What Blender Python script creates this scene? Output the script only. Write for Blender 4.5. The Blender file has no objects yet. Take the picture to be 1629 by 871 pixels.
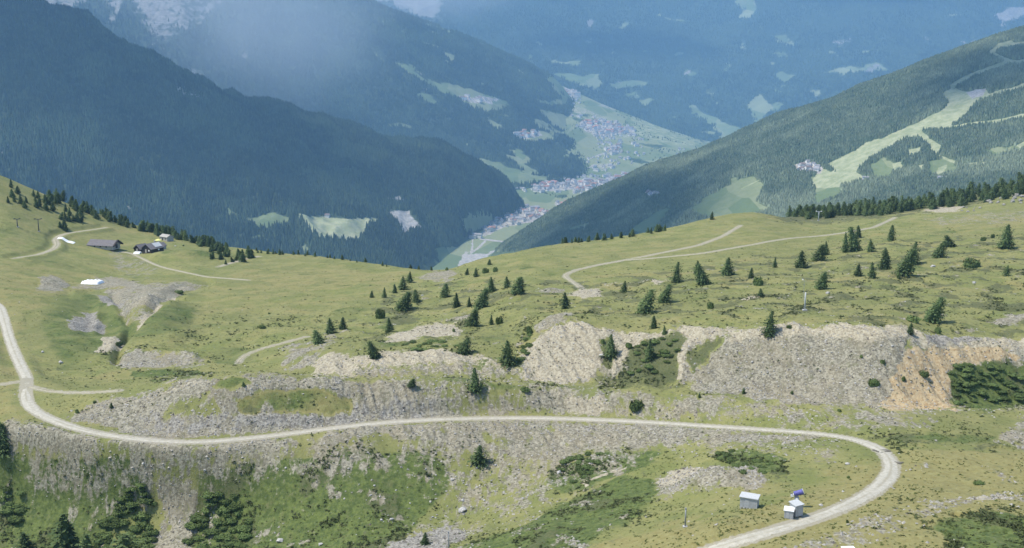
import bpy, bmesh, math, random
import numpy as np
from mathutils import Vector, Matrix
random.seed(7); RNG = np.random.default_rng(11)
SC = bpy.context.scene; COL = SC.collection
# ------------------------------------------------------------------ camera
W, H, F = 1629.0, 871.0, 1700.0
PITCH = math.radians(11.8); CP, SP = math.cos(PITCH), math.sin(PITCH)
def ray(px, py):                       # direction of a pixel divided by its forward part: (u, t) with x=u*Y, z=t*Y
    a = px - W/2; b = H/2 - py
    f = F*CP + b*SP
    return a/f, (-F*SP + b*CP)/f
def proj(x, y, z):
    dep = y*CP - z*SP; up = y*SP + z*CP
    return W/2 + F*x/dep, H/2 - F*up/dep
def depth(p): return p[1]*CP - p[2]*SP
cam = bpy.data.cameras.new('camera'); cam.sensor_width = 36; cam.lens = 36*F/W
cam.clip_start = 1; cam.clip_end = 60000
co = bpy.data.objects.new('camera', cam); COL.objects.link(co)
co.rotation_euler = (math.pi/2 - PITCH, 0, 0); SC.camera = co
# ------------------------------------------------------------------ noise
def _h(i, j, s):
    n = (i*374761393 + j*668265263 + s*974634777) & 0xFFFFFFFF
    n = ((n ^ (n >> 13))*1274126177) & 0xFFFFFFFF
    return (n ^ (n >> 16)) & 0xFFFF
def perlin(x, y, s=0):
    xi = np.floor(x).astype(np.int64); yi = np.floor(y).astype(np.int64)
    xf = x-xi; yf = y-yi
    u = xf*xf*xf*(xf*(xf*6-15)+10); v = yf*yf*yf*(yf*(yf*6-15)+10)
    def g(i, j, dx, dy):
        a = _h(i, j, s)*(2*math.pi/65536.0)
        return np.cos(a)*dx + np.sin(a)*dy
    n00 = g(xi, yi, xf, yf); n10 = g(xi+1, yi, xf-1, yf)
    n01 = g(xi, yi+1, xf, yf-1); n11 = g(xi+1, yi+1, xf-1, yf-1)
    return ((n00*(1-u)+n10*u)*(1-v) + (n01*(1-u)+n11*u)*v)*1.5
def fbm(x, y, sc, o=4, s=0, ridged=False):
    r = 0; a = 1; t = 0
    for k in range(o):
        n = perlin(x/sc, y/sc, s+k*17)
        if ridged: n = 1-2*np.abs(n)
        r = r+a*n; t += a; a *= .5; sc *= .5
    return r/t
def sstep(a, b, x):
    t = np.clip((x-a)/(b-a), 0, 1); return t*t*(3-2*t)
def gsm(a, sig, ax):
    if sig <= 0: return a
    n = int(sig*3)+1; k = np.exp(-0.5*(np.arange(-n, n+1)/sig)**2); k /= k.sum()
    pad = [(0, 0)]*a.ndim; pad[ax] = (n, n); b = np.pad(a, pad, mode='edge')
    return np.apply_along_axis(lambda v: np.convolve(v, k, 'valid'), ax, b)
# ------------------------------------------------------------------ surfaces z(u, Y)
class Surf:
    def __init__(s, curves, us, Ys, su=6, sy=3):
        s.us, s.Ys = us, Ys
        KY = []; KZ = []
        for c in curves:
            U = []; YY = []; ZZ = []
            for p in c:
                u, t = ray(p[0], p[1] if p[1] is not None else 430)
                z = p[3] if len(p) > 3 else t*p[2]
                U.append(u); YY.append(p[2]); ZZ.append(z)
            o = np.argsort(U); U = np.array(U)[o]
            KY.append(gsm(np.interp(us, U, np.array(YY, float)[o]), su, 0))
            KZ.append(gsm(np.interp(us, U, np.array(ZZ, float)[o]), su, 0))
        KY = np.array(KY); KZ = np.array(KZ)
        for k in range(1, len(KY)): KY[k] = np.maximum(KY[k], KY[k-1]+2)
        Z = np.empty((len(us), len(Ys)))
        for i in range(len(us)):
            Z[i] = pchip(KY[:, i], KZ[:, i], Ys)
        s.Z = gsm(Z, sy, 1)
    def fi(s, x, y):
        u = x/y
        fu = np.clip(np.interp(u, s.us, np.arange(len(s.us))), 0, len(s.us)-1.001)
        fy = np.clip(np.interp(y, s.Ys, np.arange(len(s.Ys))), 0, len(s.Ys)-1.001)
        return fu, fy
    def h(s, x, y):
        fu, fy = s.fi(np.asarray(x, float), np.asarray(y, float))
        i = fu.astype(int); j = fy.astype(int); a = fu-i; b = fy-j; Z = s.Z
        return (Z[i, j]*(1-a)+Z[i+1, j]*a)*(1-b)+(Z[i, j+1]*(1-a)+Z[i+1, j+1]*a)*b
    def hit(s, px, py, ymin=0, ymax=1e9):
        u, t = ray(px, py)
        fu = np.clip(np.interp(u, s.us, np.arange(len(s.us))), 0, len(s.us)-1.001); i = int(fu); a = fu-i
        prof = s.Z[i]*(1-a)+s.Z[i+1]*a
        d = prof - t*s.Ys
        ok = np.where((d > 0) & (s.Ys >= ymin) & (s.Ys <= ymax))[0]
        if len(ok) == 0: return None
        k = ok[0]
        if k == 0: return None
        d0, d1 = d[k-1], d[k]; w = -d0/(d1-d0) if d1 != d0 else 0
        w = min(max(w, 0), 1)
        Y = s.Ys[k-1]+(s.Ys[k]-s.Ys[k-1])*w
        return np.array([u*Y, Y, prof[k-1]*(1-w)+prof[k]*w])
    def grid(s):
        U, Y = np.meshgrid(s.us, s.Ys, indexing='ij')
        return U*Y, Y
def pchip(x, y, q):
    h = np.diff(x); d = np.diff(y)/h; m = np.zeros_like(y)
    m[0] = d[0]; m[-1] = d[-1]
    for k in range(1, len(x)-1):
        if d[k-1]*d[k] > 0:
            w1 = 2*h[k]+h[k-1]; w2 = h[k]+2*h[k-1]
            m[k] = (w1+w2)/(w1/d[k-1]+w2/d[k])
    i = np.clip(np.searchsorted(x, q)-1, 0, len(x)-2); t = np.clip((q-x[i])/h[i], 0, 1)
    t2 = t*t; t3 = t2*t
    return (2*t3-3*t2+1)*y[i]+(t3-2*t2+t)*h[i]*m[i]+(-2*t3+3*t2)*y[i+1]+(t3-t2)*h[i]*m[i+1]
# ------------------------------------------------------------------ polygons
def polyw(px, py, P, soft):            # weight 1 inside, 0 outside, soft edge
    P = np.array(P, float); out = np.zeros(px.shape)
    m = (px > P[:, 0].min()-soft) & (px < P[:, 0].max()+soft) & (py > P[:, 1].min()-soft) & (py < P[:, 1].max()+soft)
    if not m.any(): return out
    x = px[m]; y = py[m]; d2 = np.full(x.shape, 1e12); ins = np.zeros(x.shape, bool)
    n = len(P)
    for k in range(n):
        x0, y0 = P[k]; x1, y1 = P[(k+1) % n]
        ex, ey = x1-x0, y1-y0; L = ex*ex+ey*ey+1e-9
        t = np.clip(((x-x0)*ex+(y-y0)*ey)/L, 0, 1)
        d2 = np.minimum(d2, (x-x0-t*ex)**2+(y-y0-t*ey)**2)
        c = (y0 > y) != (y1 > y)
        if c.any():
            with np.errstate(divide='ignore', invalid='ignore'):
                ins ^= c & (x < (x1-x0)*(y-y0)/(y1-y0+1e-12)+x0)
    d = np.sqrt(d2)*np.where(ins, 1, -1)
    out[m] = sstep(-soft, soft, d)
    return out
def linew(px, py, P, r, soft):
    out = np.zeros(px.shape); P = np.array(P, float)
    R = r+soft
    m = (px > P[:, 0].min()-R) & (px < P[:, 0].max()+R) & (py > P[:, 1].min()-R) & (py < P[:, 1].max()+R)
    if not m.any(): return out
    x = px[m]; y = py[m]; d2 = np.full(x.shape, 1e12)
    for k in range(len(P)-1):
        x0, y0 = P[k]; x1, y1 = P[k+1]; ex, ey = x1-x0, y1-y0; L = ex*ex+ey*ey+1e-9
        t = np.clip(((x-x0)*ex+(y-y0)*ey)/L, 0, 1)
        d2 = np.minimum(d2, (x-x0-t*ex)**2+(y-y0-t*ey)**2)
    out[m] = 1-sstep(r-soft, r+soft, np.sqrt(d2)); return out
# ------------------------------------------------------------------ object helpers
def tag(o, label=None, cat=None, group=None, kind=None):
    if label: o['label'] = label
    if cat: o['category'] = cat
    if group: o['group'] = group
    if kind: o['kind'] = kind
    return o
def link(name, me, mats, parent=None):
    o = bpy.data.objects.new(name, me); COL.objects.link(o)
    for m in (mats if isinstance(mats, (list, tuple)) else [mats]):
        if m and m.name not in [x.name for x in me.materials if x]: me.materials.append(m)
    if parent: o.parent = parent
    return o
def empty(name, loc, rz=0, **k):
    o = bpy.data.objects.new(name, None); COL.objects.link(o); o.location = loc; o.rotation_euler = (0, 0, rz)
    o.empty_display_size = .3
    return tag(o, **k)
def fastmesh(name, V, Fq, smooth=True, mi=None):
    me = bpy.data.meshes.new(name); V = np.asarray(V, np.float32)
    n = Fq.shape[1]; me.vertices.add(len(V)); me.vertices.foreach_set('co', V.ravel())
    me.loops.add(Fq.size); me.loops.foreach_set('vertex_index', Fq.ravel().astype(np.int32))
    me.polygons.add(len(Fq)); me.polygons.foreach_set('loop_start', np.arange(0, Fq.size, n, dtype=np.int32))
    if mi is not None: me.polygons.foreach_set('material_index', mi.astype(np.int32))
    me.update(calc_edges=True)
    me.polygons.foreach_set('use_smooth', np.full(len(Fq), smooth))
    return me
def cattr(me, name, A):                # A: n x 4
    a = me.attributes.new(name, 'FLOAT_COLOR', 'POINT'); a.data.foreach_set('color', A.astype(np.float32).ravel())
def gridmesh(name, X, Y, Z):
    nu, ny = X.shape; V = np.stack([X, Y, Z], -1).reshape(-1, 3)
    idx = np.arange(nu*ny).reshape(nu, ny)
    Q = np.stack([idx[:-1, :-1], idx[1:, :-1], idx[1:, 1:], idx[:-1, 1:]], -1).reshape(-1, 4)
    return fastmesh(name, V, Q)
class MB:                              # little mesh builder: boxes, bars, tubes with material slots
    def __init__(s): s.v = []; s.f = []; s.m = []
    def add(s, V, Fc, mi=0):
        b = len(s.v); s.v += [tuple(p) for p in V]; s.f += [tuple(i+b for i in f) for f in Fc]; s.m += [mi]*len(Fc)
    def box(s, c, d, mi=0, rz=0, rx=0, ry=0):
        M = Matrix.Translation(c) @ Matrix.Rotation(rz, 4, 'Z') @ Matrix.Rotation(ry, 4, 'Y') @ Matrix.Rotation(rx, 4, 'X')
        V = [M @ Vector((x*d[0]/2, y*d[1]/2, z*d[2]/2)) for x in (-1, 1) for y in (-1, 1) for z in (-1, 1)]
        s.add(V, [(0, 1, 3, 2), (4, 6, 7, 5), (0, 4, 5, 1), (2, 3, 7, 6), (0, 2, 6, 4), (1, 5, 7, 3)], mi)
    def tube(s, pts, r, mi=0, n=8):
        pts = [Vector(p) for p in pts]; rs = r if isinstance(r, (list, tuple)) else [r]*len(pts)
        b = []; V = []
        for k, p in enumerate(pts):
            d = (pts[min(k+1, len(pts)-1)]-pts[max(k-1, 0)]).normalized()
            a = d.cross(Vector((0, 0, 1))); a = a.normalized() if a.length > .01 else Vector((1, 0, 0)); c = d.cross(a)
            for q in range(n):
                t = 2*math.pi*q/n; V.append(p+(a*math.cos(t)+c*math.sin(t))*rs[k])
        Fc = [(k*n+q, k*n+(q+1) % n, (k+1)*n+(q+1) % n, (k+1)*n+q) for k in range(len(pts)-1) for q in range(n)]
        Fc += [tuple(range(n))[::-1], tuple((len(pts)-1)*n+q for q in range(n))]
        s.add(V, Fc, mi)
    def prism(s, prof, y0, y1, mi=0):  # profile in xz extruded along y
        n = len(prof); V = [(x, y0, z) for x, z in prof]+[(x, y1, z) for x, z in prof]
        Fc = [(k, (k+1) % n, n+(k+1) % n, n+k) for k in range(n)]+[tuple(range(n))[::-1], tuple(range(n, 2*n))]
        s.add(V, Fc, mi)
    def mesh(s, name, smooth=False):
        me = bpy.data.meshes.new(name); me.from_pydata([tuple(p) for p in s.v], [], s.f)
        for p, mi in zip(me.polygons, s.m): p.material_index = mi; p.use_smooth = smooth
        bm = bmesh.new(); bm.from_mesh(me); bmesh.ops.recalc_face_normals(bm, faces=bm.faces); bm.to_mesh(me); bm.free()
        me.update(); return me
    def build(s, name, mats, parent=None, smooth=False): return link(name, s.mesh(name, smooth), mats, parent)
# ------------------------------------------------------------------ materials
class NT:
    def __init__(s, name):
        s.m = bpy.data.materials.new(name); s.m.use_nodes = True; s.t = s.m.node_tree; s.t.nodes.clear()
        s.out = s.n('ShaderNodeOutputMaterial'); s.b = s.n('ShaderNodeBsdfPrincipled'); s.l(s.b.outputs[0], s.out.inputs[0])
        s.b.inputs['Roughness'].default_value = .95; s.b.inputs['Specular IOR Level'].default_value = .15
        s.co = s.n('ShaderNodeNewGeometry').outputs['Position']
    def n(s, t, **k):
        o = s.t.nodes.new(t)
        for a, b in k.items(): setattr(o, a, b)
        return o
    def l(s, a, b): s.t.links.new(a, b)
    def noise(s, sc, det=4, rough=.6, stretch=None, rot=0, co=None, dist=0):
        v = co or s.co
        mp = s.n('ShaderNodeMapping'); mp.inputs['Scale'].default_value = [sc*k for k in (stretch or (1, 1, 1))]
        mp.inputs['Rotation'].default_value = (0, 0, rot); s.l(v, mp.inputs[0])
        n = s.n('ShaderNodeTexNoise'); n.inputs['Scale'].default_value = 1; n.inputs['Detail'].default_value = det
        n.inputs['Roughness'].default_value = rough; n.inputs['Distortion'].default_value = dist
        s.l(mp.outputs[0], n.inputs['Vector']); return n.outputs[0]
    def voro(s, sc, stretch=None, out='Distance', feat='F1'):
        mp = s.n('ShaderNodeMapping'); mp.inputs['Scale'].default_value = [sc*k for k in (stretch or (1, 1, 1))]; s.l(s.co, mp.inputs[0])
        n = s.n('ShaderNodeTexVoronoi'); n.feature = feat; n.inputs['Scale'].default_value = 1; s.l(mp.outputs[0], n.inputs['Vector'])
        return n.outputs[out]
    def rng(s, v, a, b, c=0, d=1, smooth=True):
        n = s.n('ShaderNodeMapRange'); n.interpolation_type = 'SMOOTHSTEP' if smooth else 'LINEAR'
        s.l(v, n.inputs[0])
        for k, q in enumerate((a, b, c, d)): n.inputs[k+1].default_value = q
        return n.outputs[0]
    def math(s, op, a, b=None):
        n = s.n('ShaderNodeMath', operation=op)
        for k, q in enumerate((a, b)):
            if q is None: continue
            if isinstance(q, (int, float)): n.inputs[k].default_value = q
            else: s.l(q, n.inputs[k])
        return n.outputs[0]
    def mix(s, f, a, b, bt='MIX'):
        n = s.n('ShaderNodeMix'); n.data_type = 'RGBA'; n.blend_type = bt
        for k, q in ((0, f), (6, a), (7, b)):
            if isinstance(q, (int, float)): n.inputs[k].default_value = q
            elif isinstance(q, tuple): n.inputs[k].default_value = (*q, 1)
            else: s.l(q, n.inputs[k])
        return n.outputs[2]
    def bump(s, hgt, dist, strength=1.0):
        n = s.n('ShaderNodeBump'); n.inputs['Strength'].default_value = strength; n.inputs['Distance'].default_value = dist
        s.l(hgt, n.inputs['Height']); s.l(n.outputs[0], s.b.inputs['Normal'])
    def attr(s, name):
        a = s.n('ShaderNodeAttribute'); a.attribute_name = name
        sp = s.n('ShaderNodeSeparateColor'); s.l(a.outputs['Color'], sp.inputs[0])
        return sp.outputs[0], sp.outputs[1], sp.outputs[2], a.outputs['Alpha']
def simple(name, c, var=.25, sc=1.0, rough=.85, metal=0, c2=None, bump=0):
    t = NT(name); n = t.noise(sc, 4)
    c2 = c2 or tuple(x*(1-var) for x in c)
    t.l(t.mix(t.rng(n, .3, .7), c2, c), t.b.inputs['Base Color']); t.b.inputs['Roughness'].default_value = rough
    t.b.inputs['Metallic'].default_value = metal
    if bump: t.bump(n, bump)
    return t.m
def ground_mat():
    t = NT('alpine_ground')
    gra, pal, och, scr = t.attr('wa'); dry, lus, hea, trk = t.attr('wb')
    nb = t.noise(.012, 3); nm = t.noise(.09, 4); nf = t.noise(.7, 4, .7); nff = t.noise(3.2, 3, .7)
    nst = t.noise(.5, 4, .65, stretch=(1, .28, .28), rot=.35, dist=.6)
    # grass
    g = t.mix(t.rng(nm, .35, .65), (.156, .172, .054), (.228, .220, .082))
    g = t.mix(t.math('MULTIPLY', t.rng(nf, .45, .75), .55), g, (.075, .100, .032))
    g = t.mix(t.math('MULTIPLY', t.rng(nb, .35, .65), .35), g, (.185, .175, .072))
    def w(a, nz, k=.9, lo=.35, hi=.65):
        return t.rng(t.math('ADD', a, t.math('MULTIPLY', t.math('SUBTRACT', nz, .5), k)), lo, hi)
    c = t.mix(w(dry, nm), g, t.mix(t.rng(nf, .3, .7), (.200, .176, .066), (.250, .232, .094)))
    c = t.mix(w(lus, nm), c, t.mix(t.rng(nf, .35, .65), (.060, .085, .026), (.120, .150, .042)))
    c = t.mix(t.math('MULTIPLY', w(hea, nf, 1.6), .8), c, t.mix(t.rng(nff, .35, .65), (.052, .066, .028), (.125, .125, .062)))
    pebv = t.voro(2.0, out='Color'); pebs = t.n('ShaderNodeSeparateColor'); t.l(pebv, pebs.inputs[0])
    peb = t.math('ADD', t.math('MULTIPLY', pebs.outputs[0], .5), t.math('MULTIPLY', nff, .5))
    gc = t.mix(t.rng(peb, .25, .75), (.150, .136, .103), (.335, .308, .238))
    gc = t.mix(t.math('MULTIPLY', t.rng(nm, .4, .65), .35), gc, (.25, .21, .14))
    gc = t.mix(t.math('MULTIPLY', t.rng(nst, .5, .35), .35), gc, (.12, .105, .075))
    streak = t.math('ADD', t.math('MULTIPLY', nst, .6), t.math('MULTIPLY', nf, .4))
    c = t.mix(t.math('MULTIPLY', w(gra, streak, 3.2, .4, .7), .93), c, gc)
    spk = t.math('MULTIPLY', t.rng(t.noise(.28, 5, .75), .52, .66), t.rng(nf, .4, .6))
    c = t.mix(t.math('MULTIPLY', spk, .75), c, t.mix(nff, (.075, .09, .035), (.15, .145, .07)))
    c = t.mix(w(scr, streak, 1.8, .42, .58), c, t.mix(t.rng(peb, .25, .75), (.145, .135, .115), (.30, .283, .24)))
    c = t.mix(w(pal, nf, 1.3, .4, .6), c, t.mix(t.rng(peb, .25, .75), (.255, .222, .155), (.40, .36, .262)))
    c = t.mix(w(och, nf, 1.0, .4, .6), c, t.mix(t.rng(peb, .2, .7), (.30, .215, .115), (.41, .33, .20)))
    c = t.mix(t.math('MULTIPLY', w(trk, nf, .9), .85), c, (.33, .30, .235))
    fv = t.noise(1.6, 5, .8); c = t.mix(t.math('MULTIPLY', t.rng(fv, .52, .7), .26), c, (.055, .060, .030)); c = t.mix(t.math('MULTIPLY', t.rng(fv, .48, .3), .25), c, (.30, .28, .19))
    t.l(c, t.b.inputs['Base Color'])
    rock = t.math('MAXIMUM', t.math('MAXIMUM', gra, pal), t.math('MAXIMUM', och, scr))
    hb = t.math('ADD', t.math('MULTIPLY', nf, .5), t.math('ADD', t.math('MULTIPLY', nff, .25), t.math('MULTIPLY', t.math('MULTIPLY', t.noise(.35, 5, .7, stretch=(1, .3, .3), rot=.3), rock), 1.5)))
    t.bump(hb, .5, .9)
    return t.m
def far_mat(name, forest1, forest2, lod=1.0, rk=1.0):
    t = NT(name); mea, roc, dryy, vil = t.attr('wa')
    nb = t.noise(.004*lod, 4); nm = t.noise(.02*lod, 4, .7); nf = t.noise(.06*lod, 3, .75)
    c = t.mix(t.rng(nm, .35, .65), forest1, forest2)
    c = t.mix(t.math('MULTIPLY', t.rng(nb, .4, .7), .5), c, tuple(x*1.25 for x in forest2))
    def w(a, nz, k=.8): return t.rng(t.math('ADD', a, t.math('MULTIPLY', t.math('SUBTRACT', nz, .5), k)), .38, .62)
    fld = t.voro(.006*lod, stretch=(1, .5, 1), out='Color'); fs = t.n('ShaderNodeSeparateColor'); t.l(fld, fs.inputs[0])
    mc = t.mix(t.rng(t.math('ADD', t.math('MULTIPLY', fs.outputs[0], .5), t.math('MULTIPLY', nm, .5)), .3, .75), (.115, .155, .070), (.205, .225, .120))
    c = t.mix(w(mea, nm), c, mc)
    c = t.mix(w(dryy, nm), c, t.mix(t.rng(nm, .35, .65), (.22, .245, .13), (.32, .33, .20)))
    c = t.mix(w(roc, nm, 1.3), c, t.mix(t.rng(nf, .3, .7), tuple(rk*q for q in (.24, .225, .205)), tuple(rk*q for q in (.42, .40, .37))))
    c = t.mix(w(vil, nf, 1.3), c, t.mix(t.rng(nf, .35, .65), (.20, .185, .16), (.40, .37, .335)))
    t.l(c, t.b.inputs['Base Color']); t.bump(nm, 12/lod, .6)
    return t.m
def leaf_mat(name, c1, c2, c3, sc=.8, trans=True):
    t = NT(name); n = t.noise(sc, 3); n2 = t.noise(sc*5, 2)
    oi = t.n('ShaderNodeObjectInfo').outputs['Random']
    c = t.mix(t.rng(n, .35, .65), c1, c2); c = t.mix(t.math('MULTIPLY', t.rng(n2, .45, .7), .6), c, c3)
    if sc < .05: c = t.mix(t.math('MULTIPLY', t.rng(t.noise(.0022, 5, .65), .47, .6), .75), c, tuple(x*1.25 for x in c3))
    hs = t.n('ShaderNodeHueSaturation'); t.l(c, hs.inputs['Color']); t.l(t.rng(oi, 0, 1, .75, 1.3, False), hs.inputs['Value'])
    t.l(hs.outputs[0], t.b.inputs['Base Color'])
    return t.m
M = {}
M['ground'] = ground_mat()
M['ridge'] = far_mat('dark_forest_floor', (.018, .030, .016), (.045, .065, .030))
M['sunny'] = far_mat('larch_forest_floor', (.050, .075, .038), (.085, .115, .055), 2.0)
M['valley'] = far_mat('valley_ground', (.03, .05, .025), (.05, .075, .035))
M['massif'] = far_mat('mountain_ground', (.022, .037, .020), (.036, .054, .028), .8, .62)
M['road'] = simple('packed_gravel', (.42, .395, .32), .16, .8, .95)
M['track'] = simple('worn_track', (.31, .275, .20), .25, .8, .95)
M['needle_dark'] = leaf_mat('dark_needles', (.055, .088, .034), (.088, .125, .046), (.125, .160, .064))
M['needle_pale'] = leaf_mat('larch_needles', (.075, .110, .040), (.105, .145, .055), (.135, .170, .070))
M['mugo'] = leaf_mat('dwarf_pine_needles', (.065, .098, .032), (.100, .140, .044), (.140, .170, .062))
M['bark'] = simple('bark', (.10, .08, .06), .4, 3)
M['rock'] = simple('pale_boulder_rock', (.50, .48, .44), .45, 2.0, .9, bump=.1)
M['rock_far'] = simple('grey_outcrop_rock', (.34, .32, .28), .5, 1.0, .9, bump=.2)
M['white'] = simple('white_sheeting', (.80, .80, .78), .08, 1.0, .6)
M['zinc'] = simple('galvanised_sheet', (.44, .45, .45), .16, 2.5, .8, 0)
M['zinc_light'] = simple('pale_sheet_roof', (.48, .49, .48), .12, 2.5, .8, 0)
M['dark'] = simple('dark_gap', (.04, .04, .045), .2, 2)
M['steel'] = simple('weathered_steel', (.36, .37, .37), .25, 2, .6, .3)
M['darksteel'] = simple('dark_steel', (.08, .085, .085), .25, 2, .6, .2)
M['concrete'] = simple('pale_concrete', (.45, .44, .41), .2, 2)
M['blue'] = simple('blue_violet_paint', (.13, .13, .36), .3, 3, .5)
M['roofgrey'] = simple('grey_slate_roof', (.19, .175, .175), .3, 1.5)
M['roofdark'] = simple('dark_timber', (.06, .05, .045), .4, 1.5)
M['stone'] = simple('pale_stone_wall', (.42, .40, .35), .3, 2.0)
M['yellow'] = simple('yellow_canvas', (.72, .70, .25), .1, 2)
M['hwhite'] = simple('white_render', (.72, .69, .64), .15, .05)
M['hroof'] = simple('brown_tile_roof', (.22, .17, .15), .3, .04)
M['hroofred'] = simple('red_tile_roof', (.36, .20, .16), .3, .04)
M['hroofgrey'] = simple('grey_roof', (.30, .29, .29), .3, .04)
M['wet'] = simple('damp_gravel', (.17, .155, .12), .3, 1)
def road_mat(name, c1, c2, strip, verge):
    t = NT(name); a = t.n('ShaderNodeAttribute'); a.attribute_name = 'ac'; u = t.math('ABSOLUTE', a.outputs['Fac'])
    n1 = t.noise(.9, 4, .7); n2 = t.noise(.15, 3); n3 = t.noise(3.0, 3, .7)
    c = t.mix(t.rng(n1, .35, .65), c1, c2); c = t.mix(t.math('MULTIPLY', t.rng(n3, .5, .7), .3), c, tuple(x*.6 for x in c1))
    c = t.mix(t.math('MULTIPLY', t.rng(u, .28, .0), t.rng(n2, .35, .6, .15, .75)), c, strip)
    e = t.rng(t.math('ADD', u, t.math('MULTIPLY', t.math('SUBTRACT', n1, .5), 1.3)), .72, .98)
    c = t.mix(t.math('MULTIPLY', e, .8), c, verge); t.l(c, t.b.inputs['Base Color']); t.bump(n1, .15); return t.m
M['road'] = road_mat('packed_gravel', (.36, .335, .265), (.46, .43, .35), (.29, .265, .19), (.21, .195, .12))
M['track'] = road_mat('worn_track', (.29, .255, .18), (.37, .34, .25), (.20, .19, .10), (.18, .18, .085))
# ------------------------------------------------------------------ FOREGROUND TERRAIN
E = -260; R = 1900
fg_curves = [
 [(E,None,8,-22),(R,None,8,-18)],
 [(E,None,60,-58),(814,None,60,-48),(R,None,60,-40)],
 [(E,960,212),(0,960,214),(150,960,214),(400,960,208),(600,960,190),(750,960,172),(1000,960,150),(1200,960,136),(1629,960,130),(R,960,130)],
 [(E,871,245),(0,871,243),(150,871,240),(400,871,232),(600,871,221),(750,871,205),(850,871,192),(1000,871,178),(1150,871,160),(1400,871,155),(1629,871,152),(R,871,150)],
 [(E,800,260),(0,800,256),(150,800,250),(400,810,243),(600,840,229),(740,820,233),(900,772,237),(1000,742,240),(1080,745,232),(1150,748,218),(1250,748,208),(1400,745,205),(1500,745,205),(1629,745,207),(R,745,208)],
 [(E,690,266),(0,680,263),(60,674,260),(130,692,255),(300,708,250),(450,697,256),(600,678,264),(850,669,272),(1000,675,266),(1200,687,248),(1330,698,232),(1400,712,221),(1500,700,228),(1629,702,233),(R,702,233)],
 [(E,682,270),(0,672,267),(60,664,266),(130,682,261),(300,701,256),(450,690,262),(600,670,270),(850,662,277),(1000,667,271),(1200,679,254),(1330,688,240),(1400,700,228),(1500,690,234),(1629,692,238),(R,692,238)],
 [(E,600,300),(0,605,300),(100,630,284),(200,625,279),(300,605,276),(400,602,278),(600,604,284),(850,610,286),(1000,618,282),(1200,640,268),(1400,652,253),(1500,655,255),(1629,650,262),(R,650,262)],
 [(E,570,330),(0,570,330),(100,602,318),(200,602,318),(300,597,320),(400,592,318),(500,596,305),(600,599,297),(850,602,295),(1000,609,290),(1200,632,276),(1400,645,262),(1500,649,266),(1629,640,276),(R,640,276)],
 [(E,530,365),(0,535,365),(100,560,350),(200,562,352),(300,568,345),(400,575,338),(500,570,322),(600,563,315),(700,560,315),(780,572,309),(830,570,307),(860,528,318),(905,516,322),(1000,522,318),(1200,521,303),(1300,519,297),(1400,521,290),(1450,530,290),(1500,536,294),(1629,540,298),(R,540,298)],
 [(E,480,420),(0,480,420),(100,505,400),(160,530,385),(200,500,400),(250,480,410),(300,520,395),(500,520,388),(600,530,365),(700,520,370),(850,490,365),(1000,490,362),(1200,480,352),(1400,480,345),(1629,480,350),(R,480,350)],
 [(E,420,520),(0,425,520),(100,445,525),(150,455,520),(200,462,500),(250,456,500),(300,455,515),(500,460,490),(600,460,480),(700,470,450),(850,440,465),(1000,430,475),(1200,420,465),(1400,410,455),(1629,400,455),(R,398,455)],
 [(E,340,600),(0,370,600),(100,392,620),(200,412,615),(300,418,605),(400,427,585),(500,432,570),(600,437,550),(700,442,518),(850,405,550),(1000,395,560),(1200,372,580),(1300,374,590),(1400,366,590),(1629,350,590),(R,345,590)],
 [(E,190,720),(0,278,705),(100,322,715),(200,355,728),(330,388,700),(430,402,650),(520,409,635),(600,420,600),(650,426,580),(700,431,565),(720,430,560),(760,411,575),(870,391,600),(1000,376,620),(1100,354,650),(1160,340,675),(1210,336,680),(1260,352,700),(1330,348,705),(1400,340,705),(1500,330,700),(1560,322,700),(1629,300,720),(R,285,740)],
 [(E,None,790,-110),(0,None,790,-118),(200,None,800,-150),(430,None,730,-145),(700,None,640,-150),(870,None,690,-150),(1100,None,730,-140),(1210,None,760,-128),(1260,342,780),(1330,331,800),(1400,324,800),(1500,310,800),(1560,298,800),(1629,284,830),(R,270,830)],
 [(E,None,880,-170),(1100,None,900,-230),(1210,None,900,-200),(1330,None,900,-160),(1629,None,940,-140),(R,None,940,-130)],
 [(E,None,1500,-420),(R,None,1500,-460)],
 [(E,None,2600,-960),(R,None,2600,-980)],
]
us = np.linspace(-.72, .72, 1180)
Ys = np.concatenate([np.linspace(8, 150, 50)[:-1], np.arange(150, 400, .5), np.arange(400, 760, 1.0), np.linspace(760, 2600, 90)])
FG = Surf(fg_curves, us, Ys, su=9, sy=2)
def smooth_path(P, n=3):
    P = np.array(P); out = [P[0]]
    for a, b in zip(P[:-1], P[1:]):
        L = np.linalg.norm(b[:2]-a[:2]); k = max(1, int(L/1.5))
        for q in range(1, k+1): out.append(a+(b-a)*q/k)
    out = np.array(out)
    for c in range(3): out[:, c] = gsm(out[:, c], n, 0)
    return out
def pix_path(P, surf=None, n=3, **k):
    pts = []
    for (px, py) in P:
        h = (surf or FG).hit(px, py, 120, **k)
        if h is not None: pts.append(h)
    return smooth_path(pts, n)
main_px = [(-120,455),(-40,470),(0,484),(6,505),(14,535),(24,562),(38,590),(45,605),(40,622),(38,638),(52,655),(80,668),(130,684),(200,697),(300,704),(380,698),(450,690),(600,672),(700,665),(850,663),(1000,668),(1200,681),(1330,690),(1385,702),(1418,722),(1425,745),(1405,772),(1360,800),(1300,823),(1220,848),(1140,871),(1040,902),(940,935)]
PATHS = [('gravel_road', pix_path(main_px, n=5), 1.15, 'road')]
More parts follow.
